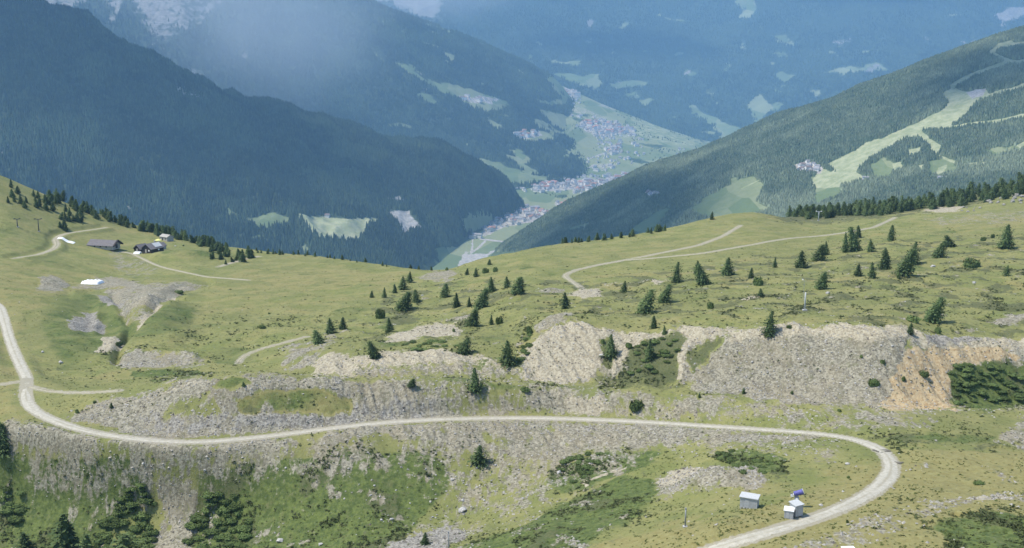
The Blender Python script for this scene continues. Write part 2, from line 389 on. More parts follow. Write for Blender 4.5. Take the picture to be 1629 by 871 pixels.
for nm_, P_, w_ in [
  ('path', [(-40,612),(0,612),(24,610),(38,604)], 1.1),
  ('path', [(45,612),(60,620),(100,624),(150,624),(200,617)], 1.0),
  ('path', [(378,578),(385,566),(410,555),(440,548),(495,533)], .9),
  ('path', [(925,457),(910,447),(897,438),(912,430),(950,421),(1000,412),(1060,400),(1110,390),(1150,375),(1180,357)], 1.2),
  ('path', [(985,414),(1050,409),(1120,402),(1200,388),(1270,377),(1340,370),(1390,361),(1425,345)], 1.1),
  ('path', [(20,410),(60,405),(85,396),(92,388),(86,379),(100,371),(140,366),(170,362)], 1.7),
  ('path', [(345,424),(370,417),(395,410),(415,407)], 1.6),
  ('path', [(185,398),(210,402),(260,425),(330,440),(400,445)], .9)]:
    PATHS.append((nm_, pix_path(P_), w_, 'track' if nm_ == 'path' else 'road'))
X, Yg = FG.grid()
PX, PY = proj(X, Yg, FG.Z)
wx = fbm(X, Yg, 14, 3, 5); wy = fbm(X, Yg, 14, 3, 9)
pwx = PX+wx*22*np.clip(250/Yg, .3, 1.2); pwy = PY+wy*12*np.clip(250/Yg, .3, 1.2)
w3 = fbm(X, Yg, 3.5, 3, 15); pwx += w3*9*np.clip(250/Yg, .3, 1.2); pwy += fbm(X, Yg, 3.5, 3, 16)*6*np.clip(250/Yg, .3, 1.2)
layers = [
 # type, strength, soft, polygon
 ('dry',.75,25,[(380,425),(520,412),(700,432),(720,445),(600,470),(500,475),(380,455)]),
 ('dry',.7,25,[(-200,400),(80,405),(230,440),(300,465),(60,490),(30,640),(120,660),(260,610),(200,700),(-200,690)]),
 ('dry',.6,25,[(740,430),(900,400),(1210,345),(1330,360),(1260,385),(1000,420),(880,440),(800,440)]),
 ('dry',1.1,30,[(860,900),(1040,840),(1180,820),(1330,770),(1480,720),(1700,720),(1900,1000),(860,1000)]),
 ('dry',.7,15,[(1100,800),(1400,710),(1440,700),(1700,700),(1700,760),(1300,800)]),
 ('dry',.7,15,[(1400,352),(1480,342),(1800,325),(1800,375),(1629,372),(1500,372)]),
 ('dry',.6,20,[(330,440),(700,440),(560,490),(380,510),(250,515)]),
 ('hea',.42,30,[(520,520),(640,450),(740,430),(860,440),(1000,430),(1200,400),(1400,370),(1800,360),(1800,540),(1500,535),(1200,515),(950,515),(850,500),(830,560),(600,560),(520,560)]),
 ('hea',.95,6,[(1222,345),(1260,357),(1340,353),(1500,335),(1560,325),(1629,303),(1750,290),(1750,250),(1222,290)]),
 ('hea',.3,25,[(300,500),(520,470),(560,520),(380,570),(150,600),(120,560)]),
 ('lus',.55,20,[(90,460),(240,465),(330,480),(300,530),(180,560),(100,600),(50,520)]),
 ('lus',.5,15,[(250,395),(340,392),(390,405),(330,425),(260,415)]),
 ('lus',.45,25,[(560,545),(620,540),(640,570),(700,540),(800,500),(850,530),(830,570),(780,560)]),
 ('lus',1,14,[(-200,690),(0,700),(60,730),(230,745),(235,790),(180,830),(120,1000),(-200,1000)]),
 ('lus',.95,18,[(305,745),(420,735),(560,715),(680,720),(720,760),(680,820),(620,871),(500,1000),(290,1000)]),
 ('lus',.8,14,[(620,900),(800,850),(900,795),(1000,760),(1070,755),(1050,800),(960,850),(800,1000),(600,1000)]),
 ('lus',.9,12,[(880,750),(960,710),(1060,715),(1030,745),(940,775),(880,785)]),
 ('lus',1.1,10,[(1130,722),(1180,712),(1250,730),(1250,752),(1190,758),(1150,745)]),
 ('lus',.8,14,[(1480,835),(1560,820),(1700,820),(1700,1000),(1520,880)]),
 ('lus',.6,16,[(1380,690),(1700,680),(1700,720),(1500,712),(1430,715)]),

 # talus under the road
 ('gra',.92,14,[(10,672),(60,668),(130,688),(300,703),(450,692),(600,674),(850,665),(1000,670),(1200,683),(1300,690),(1290,708),(1180,708),(1080,712),(980,716),(880,735),(760,722),(600,700),(480,722),(380,725),(300,742),(240,735),(150,730),(80,722),(25,702)]),
 ('gra',.5,26,[(20,690),(300,705),(600,690),(900,680),(1340,700),(1330,735),(1180,722),(1060,725),(930,770),(830,830),(720,840),(690,790),(640,740),(560,720),(450,760),(330,740),(200,790),(60,750)]),
 ('gra',.62,26,[(20,690),(640,690),(900,690),(900,760),(640,745),(520,770),(300,760),(230,800),(60,790)]),
 ('gra',.55,12,[(640,760),(780,730),(900,740),(880,800),(760,840),(700,800)]),
 ('gra',.9,9,[(240,755),(300,755),(310,871),(320,1000),(230,1000),(238,871),(250,800)]),
 ('gra',.62,9,[(130,850),(150,815),(200,770),(240,745),(250,760),(190,800),(160,840)]),
 ('gra',.45,16,[(660,760),(830,740),(900,745),(880,800),(780,850),(640,871),(600,871),(700,810)]),
 ('scr',.75,8,[(600,880),(640,850),(690,850),(720,835),(745,845),(720,871),(660,890)]),
 # mound above the road
 ('gra',1,9,[(105,660),(125,648),(180,628),(300,604),(400,598),(500,600),(560,604),(640,612),(720,640),(735,660),(600,671),(450,689),(300,702),(190,695)]),
 ('scr',.55,20,[(200,650),(330,625),(380,650),(700,625),(700,665),(450,690),(250,695)]),
 ('pal',.6,14,[(190,630),(300,606),(340,600),(345,612),(260,625),(200,640)]),
 ('gra',.6,10,[(560,604),(830,606),(1000,616),(1200,640),(1440,652),(1500,655),(1480,680),(1380,684),(1200,674),(1000,664),(830,658),(700,660)]),
 ('gra',.95,8,[(745,625),(890,618),(910,650),(750,657)]),
 ('pal',.7,8,[(890,625),(960,628),(970,655),(900,655)]),
 ('gra',.9,8,[(1075,636),(1150,634),(1140,662),(1060,662)]),
 ('lus',.0,1,[(0,0),(1,0),(1,1)]),
 # cuts and cliffs
 ('gra',.93,9,[(833,604),(836,560),(862,530),(905,517),(1000,526),(1100,520),(1160,530),(1240,519),(1440,519),(1470,538),(1800,540),(1800,655),(1510,656),(1420,650),(1200,642),(1085,618),(960,612)]),
 ('pal',.75,9,[(850,545),(905,518),(1000,524),(1120,519),(1240,519),(1440,519),(1500,540),(1440,552),(1300,540),(1200,548),(1100,560),(1000,552),(950,570)]),
 ('pal',.95,10,[(490,575),(515,563),(600,560),(660,556),(760,568),(832,588),(832,602),(700,601),(600,598),(495,598)]),
 ('gra',.7,10,[(560,580),(760,575),(830,592),(830,604),(560,598)]),
 ('pal',1.1,6,[(604,544),(640,526),(690,514),(722,513),(735,522),(728,533),(680,534),(640,541)]),
 ('gra',.9,6,[(455,570),(470,552),(525,546),(510,562),(495,585),(455,588)]),
 ('gra',.7,6,[(430,550),(545,530),(530,545),(450,560)]),
 ('pal',1.0,9,[(833,602),(832,565),(855,540),(880,522),(915,515),(950,525),(960,550),(960,575),(935,600),(890,610)]),
 ('gra',1.1,4,[(848,522),(865,506),(890,497),(908,496),(908,508),(890,518),(858,526)]),
 ('pal',1,5,[(972,530),(1008,526),(1003,560),(978,592),(965,590)]),
 ('pal',.9,5,[(1030,524),(1060,524),(1040,540),(1012,545)]),
 ('pal',1,5,[(1085,518),(1118,519),(1108,545),(1078,600),(1068,600)]),
 ('veg',.85,9,[(1015,545),(1072,530),(1090,545),(1070,600),(1040,612),(985,606),(995,575)]),
 ('veg',.8,9,[(1120,545),(1152,537),(1130,572),(1100,600),(1095,570)]),
 ('veg',.8,6,[(955,545),(975,535),(980,560),(965,590),(950,580)]),
 ('veg',.55,10,[(940,590),(1090,602),(1120,628),(1000,620),(930,608)]),
 ('gra',1.15,9,[(1100,606),(1130,568),(1158,534),(1230,521),(1440,520),(1452,540),(1438,580),(1415,650),(1200,642),(1085,615)]),
 ('pal',.75,7,[(1146,552),(1160,530),(1240,518),(1440,517),(1445,540),(1380,545),(1300,532),(1220,545),(1180,540)]),
 ('pal',1,6,[(1462,545),(1480,536),(1700,538),(1700,585),(1540,575),(1500,560)]),
 ('scr',.8,4,[(1468,534),(1560,536),(1565,548),(1480,548)]),
 ('och',1.1,12,[(1405,648),(1425,600),(1448,556),(1500,550),(1600,556),(1620,572),(1520,590),(1512,650),(1440,656)]),
 ('pal',.35,12,[(1400,600),(1440,560),(1440,650),(1390,655)]),
 ('pal',.6,12,[(1480,560),(1700,560),(1700,600),(1520,600)]),
 ('lus',1.2,9,[(1508,590),(1540,572),(1700,585),(1700,640),(1560,655),(1510,640)]),
 ('gra',.95,8,[(1580,705),(1612,668),(1700,640),(1700,725),(1629,715)]),
 ('gra',.8,4,[(1583,517),(1600,500),(1700,490),(1700,520)]),
 # left hollow
 ('gra',1,4,[(60,460),(66,440),(82,436),(108,452),(112,462),(80,464)]),
 ('gra',.95,5,[(112,462),(150,440),(185,438),(230,452),(300,446),(330,446),(280,462),(240,480),(222,500),(200,495),(185,480),(165,462)]),
 ('scr',.9,4,[(105,512),(112,498),(140,496),(165,505),(160,520),(120,522)]),
 ('scr',.9,4,[(146,470),(175,470),(200,482),(190,490),(160,480)]),
 ('pal',.9,3,[(212,508),(228,486),(280,456),(300,450),(280,466),(246,484),(248,494),(222,506)]),
 ('pal',.8,5,[(150,556),(158,535),(180,528),(206,536),(196,545),(182,556)]),
 ('gra',.95,6,[(172,572),(200,556),(250,562),(315,568),(322,578),(240,586),(200,588)]),
 ('gra',.5,8,[(150,385),(200,398),(260,430),(230,445),(180,430),(170,400)]),
 ('lus',.7,8,[(205,590),(320,585),(330,600),(300,604),(205,604)]),
 # saddle, knolls and track spreads
 ('gra',.9,4,[(664,441),(690,430),(722,430),(728,440),(712,449),(690,447)]),
 ('gra',.8,4,[(690,510),(740,498),(770,498),(740,506)]),
 ('gra',.8,3,[(834,460),(880,456),(905,460),(880,465),(845,465)]),
 ('pal',.9,4,[(900,470),(920,457),(955,460),(965,468),(930,472)]),
 ('pal',.8,3,[(930,456),(1040,446),(1062,444),(1045,456),(1030,450)]),
 ('pal',.8,3,[(1172,474),(1190,468),(1210,468),(1190,475)]),
 ('pal',.9,3,[(1470,334),(1490,326),(1530,328),(1525,336),(1490,338)]),
 ('gra',.5,8,[(1460,345),(1629,330),(1700,330),(1700,352),(1500,360)]),
 ('gra',.95,6,[(1032,775),(1050,758),(1090,744),(1140,742),(1180,750),(1218,763),(1218,772),(1190,782),(1140,778),(1100,788),(1060,800),(1040,795)]),
 ('pal',.8,5,[(1050,758),(1090,744),(1140,744),(1150,760),(1100,775),(1060,780)]),
 ('gra',.55,8,[(1360,830),(1440,806),(1520,790),(1600,786),(1700,800),(1629,806),(1560,803),(1500,820),(1400,850),(1250,900),(1200,900)]),
 ('pal',.65,6,[(1520,800),(1560,790),(1620,790),(1600,798),(1560,806)]),
 ('gra',.5,6,[(1440,735),(1480,738),(1470,750),(1440,748)]),
 ('gra',.5,5,[(1530,740),(1629,765),(1700,790),(1629,772),(1560,752)]),
 ('pal',.7,3,[(918,772),(960,748),(1000,735),(1000,739),(965,755),(925,777)]),
 # greens on the mound and the bench
 ('dry',1.1,6,[(382,660),(385,636),(440,620),(500,620),(558,636),(556,655),(480,660)]),
 ('ygr',1.1,6,[(382,660),(385,636),(440,620),(500,620),(558,636),(556,655),(480,660)]),
 ('ygr',.7,10,[(250,660),(270,635),(340,632),(350,650)]),
 ('ygr',1,4,[(340,616),(350,604),(395,602),(402,612),(370,622)]),
 ('lus',.6,8,[(700,600),(830,606),(1000,616),(990,625),(830,618),(740,622),(700,615)]),
]
Wt = {k: np.zeros(X.shape) for k in ('gra', 'pal', 'och', 'scr', 'dry', 'lus', 'hea', 'trk')}
for typ, st, soft, P in layers:
    w = np.clip(polyw(pwx, pwy, P, soft), 0, 1)
    a = np.clip(st, 0, 1)*w
    if typ == 'veg':
        for k in ('gra', 'pal', 'scr', 'och'): Wt[k] *= 1-a
        Wt['hea'] = np.maximum(Wt['hea'], a*.9); Wt['lus'] = np.maximum(Wt['lus'], a*.7); continue
    if typ == 'ygr':
        for k in ('gra', 'pal', 'scr'): Wt[k] *= 1-a
        Wt['dry'] = np.maximum(Wt['dry'], .35*a); Wt['lus'] = np.maximum(Wt['lus'], .55*a); continue
    if typ in ('gra', 'pal', 'och', 'scr'):
        if a.max() > .6:
            for k in ('pal', 'och', 'scr'):
                if k != typ: Wt[k] *= 1-a*.9
        Wt[typ] = np.maximum(Wt[typ], a)
        if st >= .9: Wt['hea'] *= 1-a; Wt['lus'] *= 1-a*.5
    elif typ == 'lus' and st > 1:
        for k in ('gra', 'pal', 'och', 'scr'): Wt[k] *= 1-a
        Wt['lus'] = np.maximum(Wt['lus'], a)
    else:
        Wt[typ] = np.maximum(Wt[typ], a*(.72 if typ == 'dry' and st < 1 else 1))
# patchiness of the plant cover
n1 = fbm(X, Yg, 12, 4, 101); n2 = fbm(X, Yg, 7, 4, 102); n3 = fbm(X, Yg, 26, 3, 103)
low = (Wt['lus'] > .3)*(Yg < 330)
Wt['hea'] = np.maximum(Wt['hea'], low*sstep(.05, .3, n1)*.6)
Wt['gra'] = np.maximum(Wt['gra'], low*(PX < 1000)*sstep(.06, .38, n2)*.6)
Wt['dry'] = np.maximum(Wt['dry'], low*sstep(.1, .35, n3)*.4)
mid = (Wt['hea'] > .3)*(Yg > 290)*(Yg < 760)*(1-np.clip(Wt['lus']*2, 0, 1))
Wt['hea'] = np.clip(Wt['hea']+mid*(sstep(-.1, .3, n1)-.4)*.7, 0, 1); Wt['gra'] = np.maximum(Wt['gra'], mid*sstep(.25, .45, n2)*.6); Wt['dry'] = np.maximum(Wt['dry'], mid*sstep(.05, .3, n3)*.55)
Wt['dry'] = np.maximum(Wt['dry'], sstep(.0, .35, n3)*.5*(Yg > 300)); Wt['lus'] = np.maximum(Wt['lus'], sstep(.1, .35, -n3)*.45*(Yg > 300)*(Yg < 650))
gm = np.clip(Wt['gra'], 0, 1); Wt['gra'] = gm*(1-.55*sstep(.1, .4, -n1)*(gm < .97))
# relief
rock = np.clip(Wt['gra']*.7+Wt['pal']+Wt['och']+Wt['scr']*.6, 0, 1)
front = (Yg > 90) & (Yg < 720)
relief = fbm(X, Yg, 38, 4, 2)*1.5 + fbm(X, Yg, 9, 4, 3)*.42*(1+Wt['hea']) + fbm(X, Yg, 2.4, 3, 4)*.16
relief += fbm(X, Yg, 11, 3, 31)*1.5*np.clip(Wt['hea']*2, 0, 1)
gul = fbm(X+.35*Yg, Yg*.22, 6, 4, 8, ridged=True)
bx = fbm(X, Yg, 3.0, 4, 12, ridged=True)
cl = ((Yg > 255) & (Yg < 330) & (PX > 480)).astype(float)*(Wt['gra']*.8+Wt['pal']+Wt['och']).clip(0, 1)
cl = gsm(gsm(cl, 3, 0), 3, 1)
relief += rock*(gul-.35)*.6*(.4+cl*1.6)+cl*1.1*(fbm(X+.5*Yg+3*wx, Yg*.12, 4.5, 3, 77, ridged=True)-.3) + rock*(bx-.3)*.18
relief += 2.0*fbm(X, Yg, 22, 3, 41)*sstep(60,110,PX)*sstep(340,290,PX)*sstep(440,470,PY)*sstep(600,575,PY)
fade = sstep(20, 120, Yg)*(1-.7*sstep(640, 720, Yg))
relief += sstep(760, 1000, Yg)*fbm(X, Yg, 180, 4, 6)*25
# lower right gravel mound
def bump_at(px, py, r1, r2, hh):
    c = FG.hit(px, py, 120)
    return hh*np.exp(-(((X-c[0])/r1)**2+((Yg-c[1])/r2)**2))
relief += bump_at(1130, 772, 9, 6, 3.0)+bump_at(1090, 778, 6, 5, 1.5)+bump_at(372, 612, 6, 5, 1.0)
relief += bump_at(690, 530, 12, 8, 1.8)+bump_at(885, 512, 6, 5, 2.0)+bump_at(80, 452, 10, 8, 2.5)+bump_at(300, 410, 22, 16, 4.5)
relief += bump_at(935, 468, 8, 6, 1.2)+bump_at(230, 498, 6, 5, 1.5)-bump_at(195, 500, 14, 18, 4.0)-bump_at(250, 465, 16, 10, 4.0)
relief -= 3.2*linew(PX, PY, [(330,447),(280,462),(248,478),(225,500),(205,520),(190,545),(185,570)], 5, 9)
relief -= 2.4*linew(PX, PY, [(180,470),(205,500),(200,530)], 4, 8)
relief += 1.6*linew(PX, PY, [(215,555),(260,560),(310,570)], 3, 7)+1.5*linew(PX, PY, [(120,470),(160,480),(150,520)], 5, 9)
Zn = FG.Z + relief*fade
# path flattening
trk = np.zeros(X.shape); cellx = X.ravel(); celly = Yg.ravel(); Zf = Zn.ravel(); tr = trk.ravel(); gr = Wt['gra'].ravel()
for nm_, P, hw, mt in PATHS:
    P[:, 2] = gsm(FG.h(P[:, 0], P[:, 1])+0, 4, 0)
    Rr = hw+5
    box = np.where((cellx > P[:, 0].min()-Rr) & (cellx < P[:, 0].max()+Rr) & (celly > P[:, 1].min()-Rr) & (celly < P[:, 1].max()+Rr))[0]
    for c in np.array_split(box, max(1, len(box)//20000)):
        d = (cellx[c][:, None]-P[None, :, 0])**2+(celly[c][:, None]-P[None, :, 1])**2
        k = d.argmin(1); dm = np.sqrt(d[np.arange(len(c)), k])
        w = 1-sstep(hw+.8, Rr, dm)
        Zf[c] = Zf[c]*(1-w)+(P[k, 2]-.10)*w
        tr[c] = np.maximum(tr[c], (.8 if mt == 'road' else .55)*(1-sstep(hw+.1, hw+1.8, dm)))
FG.Z = Zf.reshape(X.shape); Wt['trk'] = tr.reshape(X.shape)
me = gridmesh('ground', X, Yg, FG.Z)
cattr(me, 'wa', np.stack([Wt[k].ravel() for k in ('gra', 'pal', 'och', 'scr')], -1))
cattr(me, 'wb', np.stack([Wt[k].ravel() for k in ('dry', 'lus', 'hea', 'trk')], -1))
g = link('ground', me, M['ground']); tag(g, 'alpine meadow ground with gravel cuts and talus slopes', 'ground', kind='structure')
def wat(k, x, y):
    fu, fy = FG.fi(x, y); return Wt[k][fu.astype(int), fy.astype(int)]
# road ribbons
for nm_, P, hw, mt in PATHS:
    T = np.gradient(P[:, :2], axis=0); T /= np.linalg.norm(T, axis=1)[:, None]+1e-9
    N = np.stack([-T[:, 1], T[:, 0]], -1); s = np.arange(len(P))
    wid = hw*(1+.18*perlin(s/6.0, s*0+.5, 3)+.14*perlin(s/1.7, s*0+.5, 4))
    if mt == 'road':
        pxs, pys = proj(P[:, 0], P[:, 1], P[:, 2]); wid = wid*(1+.75*np.exp(-((pxs-1425)/75)**2)*(pys > 690)+.2*sstep(1300, 1150, pxs)*(pys > 760)+.5*sstep(160, 40, pxs)) if nm_ == 'gravel_road' else wid*.8
    offs = [-1, -.5, 0, .5, 1]; V = []; AC = np.tile(np.array(offs, np.float32), len(P))
    for i, p in enumerate(P):
        for o_ in offs: V.append((p[0]+N[i, 0]*o_*wid[i], p[1]+N[i, 1]*o_*wid[i], p[2]+(.02 if abs(o_) < 1 else -.14)+.03*(abs(o_) < .1)))
    n = len(P); q = np.array([[i*5+k, (i+1)*5+k, (i+1)*5+k+1, i*5+k+1] for i in range(n-1) for k in range(4)])
    rm = fastmesh(nm_, np.array(V), q); at_ = rm.attributes.new('ac', 'FLOAT', 'POINT'); at_.data.foreach_set('value', AC); o = link(nm_, rm, M[mt]); tag(o, kind='structure')
# damp patches on the bend
for (px, py, r) in [(1402, 718, 1.5), (1430, 736, .7)]:
    c = FG.hit(px, py, 120); ks = np.arange(18)*math.tau/18
    rr = r*(1+.25*np.sin(ks*3+1)); V = [(c[0]+a*math.cos(t)*1.2, c[1]+a*math.sin(t), float(FG.h(c[0]+a*math.cos(t)*1.2, c[1]+a*math.sin(t)))+.15) for a, t in zip(rr, ks)]
    m_ = MB(); m_.add(V+[(c[0], c[1], c[2]+.16)], [(18, k, (k+1) % 18) for k in range(18)]); tag(m_.build('damp_patch', M['wet']), kind='structure')
# ------------------------------------------------------------------ FAR RIDGES
def far_surface(name, curves, uu, yy, mat, polys, rel, label, su=5, sy=2, warp=(10, 6), kind='structure', nscale=1.0, spk=None):
    S = Surf(curves, uu, yy, su, sy); X, Y = S.grid()
    S.Z = S.Z+rel(X, Y)*(sstep(-895, -780, S.Z) if name != 'valley_floor' else 1); px, py = proj(X, Y, S.Z)
    wxx = fbm(X, Y, 200*nscale, 5, 21)*warp[0]*1.7; wyy = fbm(X, Y, 200*nscale, 5, 22)*warp[1]*1.7
    A = np.zeros((4,)+X.shape)
    for ch, st, soft, P in polys:
        w = (linew(px+wxx*.3, py+wyy*.3, P[1:], P[0], max(soft, .8)) if isinstance(P[0], (int, float)) else polyw(px+wxx, py+wyy, P, soft))*abs(st)
        if ch < 0: A *= 1-w[None]
        else: A[ch] = np.maximum(A[ch], w)
    if spk is not None: A = np.maximum(A, spk(X, Y, px, py))
    S.A = A
    me = gridmesh(name, X, Y, S.Z); cattr(me, 'wa', A.reshape(4, -1).T)
    o = link(name, me, mat); tag(o, label, None, kind=kind); S.o = o
    return S
def specks(x, y, sc, sd, th):
    a = sstep(th, th+.06, fbm(x, y, sc, 5, sd)); r = fbm(x, y, sc*3, 2, sd+3) > .25
    z = np.zeros((4,)+x.shape); z[0] = a*(~r); z[1] = a*r*.9; return z
def aat(S, x, y):
    fu, fy = S.fi(x, y); return S.A[:, fu.astype(int), fy.astype(int)]
# left dark ridge (B)
LB = [(E,None,3000,-960),(600,None,3000,-1000),(700,None,3900,-1000),(R,None,4200,-1000)]
Bc = [LB,
 [(E,430,3600),(300,430,3700),(600,430,4000),(690,424,4380),(735,397,4850),(768,363,5330),(800,344,5700),(832,332,5950),(870,None,6000,-1000),(R,None,6000,-1000)],
 [(E,230,4100),(0,250,4100),(200,280,4200),(400,320,4300),(600,345,4600),(700,345,4950),(740,330,5250),(780,315,5620),(815,318,5850),(832,329,5980),(870,None,6050,-1000),(R,None,6050,-1000)],
 [(E,-120,4700),(20,-2,4900),(120,38,5000),(250,100,5100),(330,140,5200),(440,182,5400),(520,208,5500),(600,221,5600),(700,247,5700),(760,268,5800),(800,298,5950),(832,326,6050),(870,None,6200,-1000),(R,None,6200,-1000)],
 [(E,None,6200,-700),(500,None,6300,-900),(870,None,6800,-1000),(R,None,6800,-1000)]]
Bp = [(2,.75,4,[(465,338),(500,340),(580,344),(604,350),(585,366),(570,380),(510,376),(485,364)]),(0,.9,4,[(395,350),(430,338),(460,348),(450,362),(415,364)]),(0,.9,4,[(735,345),(765,335),(790,345),(770,362),(740,372)]),(1,.7,4,[(612,338),(655,330),(675,365),(640,372)]),
 (1,.6,2,[(620,312),(640,308),(656,316),(640,320)]),(0,.95,5,[(680,400),(700,392),(735,395),(740,410),(720,418),(690,418)]),(0,.5,5,[(725,350),(755,340),(760,360),(735,362)]),
 (1,.55,5,[(615,340),(640,335),(650,355),(630,360)]),(1,.5,4,[(645,335),(665,350),(670,365),(650,350)]),(0,.5,4,[(390,375),(420,370),(440,385),(400,388)]),
 (1,.45,4,[(275,140),(300,130),(335,155),(320,165),(280,155)]),(1,.5,1.2,[1.0,(350,200),(385,215)]),(1,.6,1.4,[1.4,(110,236),(128,240)]),(1,.6,1.5,[1.6,(0,200),(6,235),(0,245)]),(1,.6,1.5,[1.6,(12,228),(0,250)]),
 (1,.6,1,[1,(40,20),(38,45),(30,60)]),(1,.7,1,[1.2,(515,378),(560,418)]),(0,.5,3,[(455,272),(480,270),(490,276),(470,280)]),(1,.5,1,[1.2,(600,285),(615,310),(625,345)]),
 (0,.5,4,[(760,375),(790,360),(800,372),(770,385)]),(1,.8,1.5,[2,(752,380),(750,400),(735,412),(725,420)])]
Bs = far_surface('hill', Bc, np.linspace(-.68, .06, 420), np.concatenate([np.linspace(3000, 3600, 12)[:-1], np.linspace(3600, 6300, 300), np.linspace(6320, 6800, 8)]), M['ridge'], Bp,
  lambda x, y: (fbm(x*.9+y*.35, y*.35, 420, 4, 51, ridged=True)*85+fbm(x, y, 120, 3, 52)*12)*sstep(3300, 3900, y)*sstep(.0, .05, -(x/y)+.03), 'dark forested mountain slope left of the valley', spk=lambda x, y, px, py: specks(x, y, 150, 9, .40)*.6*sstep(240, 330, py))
# rocky massif and long wooded flank (C)
Cc = [[(E,None,6000,-980),(R,None,6000,-1050)],
 [(E,None,6400,-900),(600,None,6500,-900),(740,None,6500,-895),(830,292,6950),(940,255,8000),(980,None,8300,-980),(R,None,8300,-1050)],
 [(E,60,7000),(0,100,7000),(200,130,7100),(440,200,7200),(640,215,7400),(800,235,7700),(900,225,8350),(945,238,8600),(990,None,8800,-980),(R,None,8800,-1050)],
 [(E,-60,7900),(0,-10,7900),(300,20,8000),(500,70,8100),(640,108,8200),(720,142,8300),(820,182,8500),(900,214,8700),(945,232,8800),(990,None,9000,-980),(R,None,9000,-1050)],
 [(E,-300,9300),(0,-220,9300),(300,-160,9300),(440,-90,9400),(580,-2,9500),(640,22,9550),(700,44,9600),(780,75,9700),(860,110,9800),(895,132,9850),(915,165,9900),(950,200,9950),(990,None,9990,-980),(R,None,9990,-1050)],
 [(E,None,11000,500),(500,None,11000,-100),(860,None,11200,-700),(990,None,11200,-1000),(R,None,11200,-1050)]]
Cp = [(1,.6,14,[(30,-60),(330,-60),(300,10),(270,60),(262,85),(250,60),(230,30),(200,-5),(180,40),(120,35),(90,25),(60,10)]),(-1,.8,6,[(150,-10),(175,0),(165,40),(130,38),(110,20)]),(1,.75,3,[(118,34),(135,10),(132,25),(120,38)]),
 (1,.5,14,[(200,-60),(420,-60),(350,20),(300,50),(240,80),(210,20)]),(1,.4,5,[(380,62),(402,58),(398,90),(385,108),(382,85)]),(1,.5,3,[(290,110),(300,105),(320,120),(350,135),(345,140),(310,125)]),
 (1,.7,2,[(495,15),(512,14),(505,22)]),(0,.6,1.5,[1.6,(600,34),(630,32)]),(0,.7,1.5,[2.0,(672,38),(700,44),(718,50)]),(0,.6,1.5,[2.0,(672,66),(700,75)]),(0,.7,1,[1.8,(595,82),(610,98)]),
 (0,.95,3,[(625,103),(645,102),(680,122),(700,130),(740,140),(770,150),(800,160),(810,170),(790,172),(775,178),(750,165),(735,160),(690,150),(695,140),(650,115)]),
 (0,.7,3,[(655,150),(680,148),(700,160),(690,168)]),(0,.6,2,[(612,196),(625,195),(660,196),(640,204),(618,201)]),(0,.5,2,[(705,178),(722,195),(712,190)]),
 (0,.9,4,[(748,255),(760,250),(800,262),(850,280),(880,280),(830,294),(790,300),(770,280)]),(0,.8,3,[(808,235),(822,240),(850,265),(858,278),(840,280),(820,262)]),
 (0,.8,3,[(815,210),(835,204),(880,212),(880,220),(850,226),(822,220)]),(0,.6,3,[(840,185),(870,195),(900,220),(880,215),(850,198)]),(0,.7,3,[(885,232),(905,235),(920,250),(900,250)]),
 (0,.5,3,[(790,182),(810,178),(818,188),(800,190)]),(0,.75,3,[(850,155),(880,160),(900,150),(905,160),(885,168),(858,166)]),(0,.85,4,[(868,118),(905,128),(925,150),(900,160),(880,140)]),(0,.8,4,[(860,175),(905,182),(940,205),(915,215),(880,200)]),(0,.7,3,[(905,215),(935,220),(945,240),(925,240)]),(3,.9,2,[(818,213),(835,207),(858,208),(858,216),(825,219)]),(3,.7,2,[(728,152),(795,158),(790,164),(735,160)])]
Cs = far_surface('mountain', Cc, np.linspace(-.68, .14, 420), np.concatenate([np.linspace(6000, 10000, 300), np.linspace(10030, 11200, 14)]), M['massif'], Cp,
  lambda x, y: (fbm(x+y*.3, y*.5, 900, 5, 61, ridged=True)*90*sstep(.02, .35, -x/y)+fbm(x, y, 420, 4, 62)*55+fbm(x, y, 120, 3, 63)*14)*sstep(6500, 7200, y)*sstep(-.11, -.02, -x/y), 'rocky mountain flank with grey scree behind the dark ridge', spk=lambda x, y, px, py: specks(x, y, 200, 8, .36)*.7*sstep(500, 700, px))
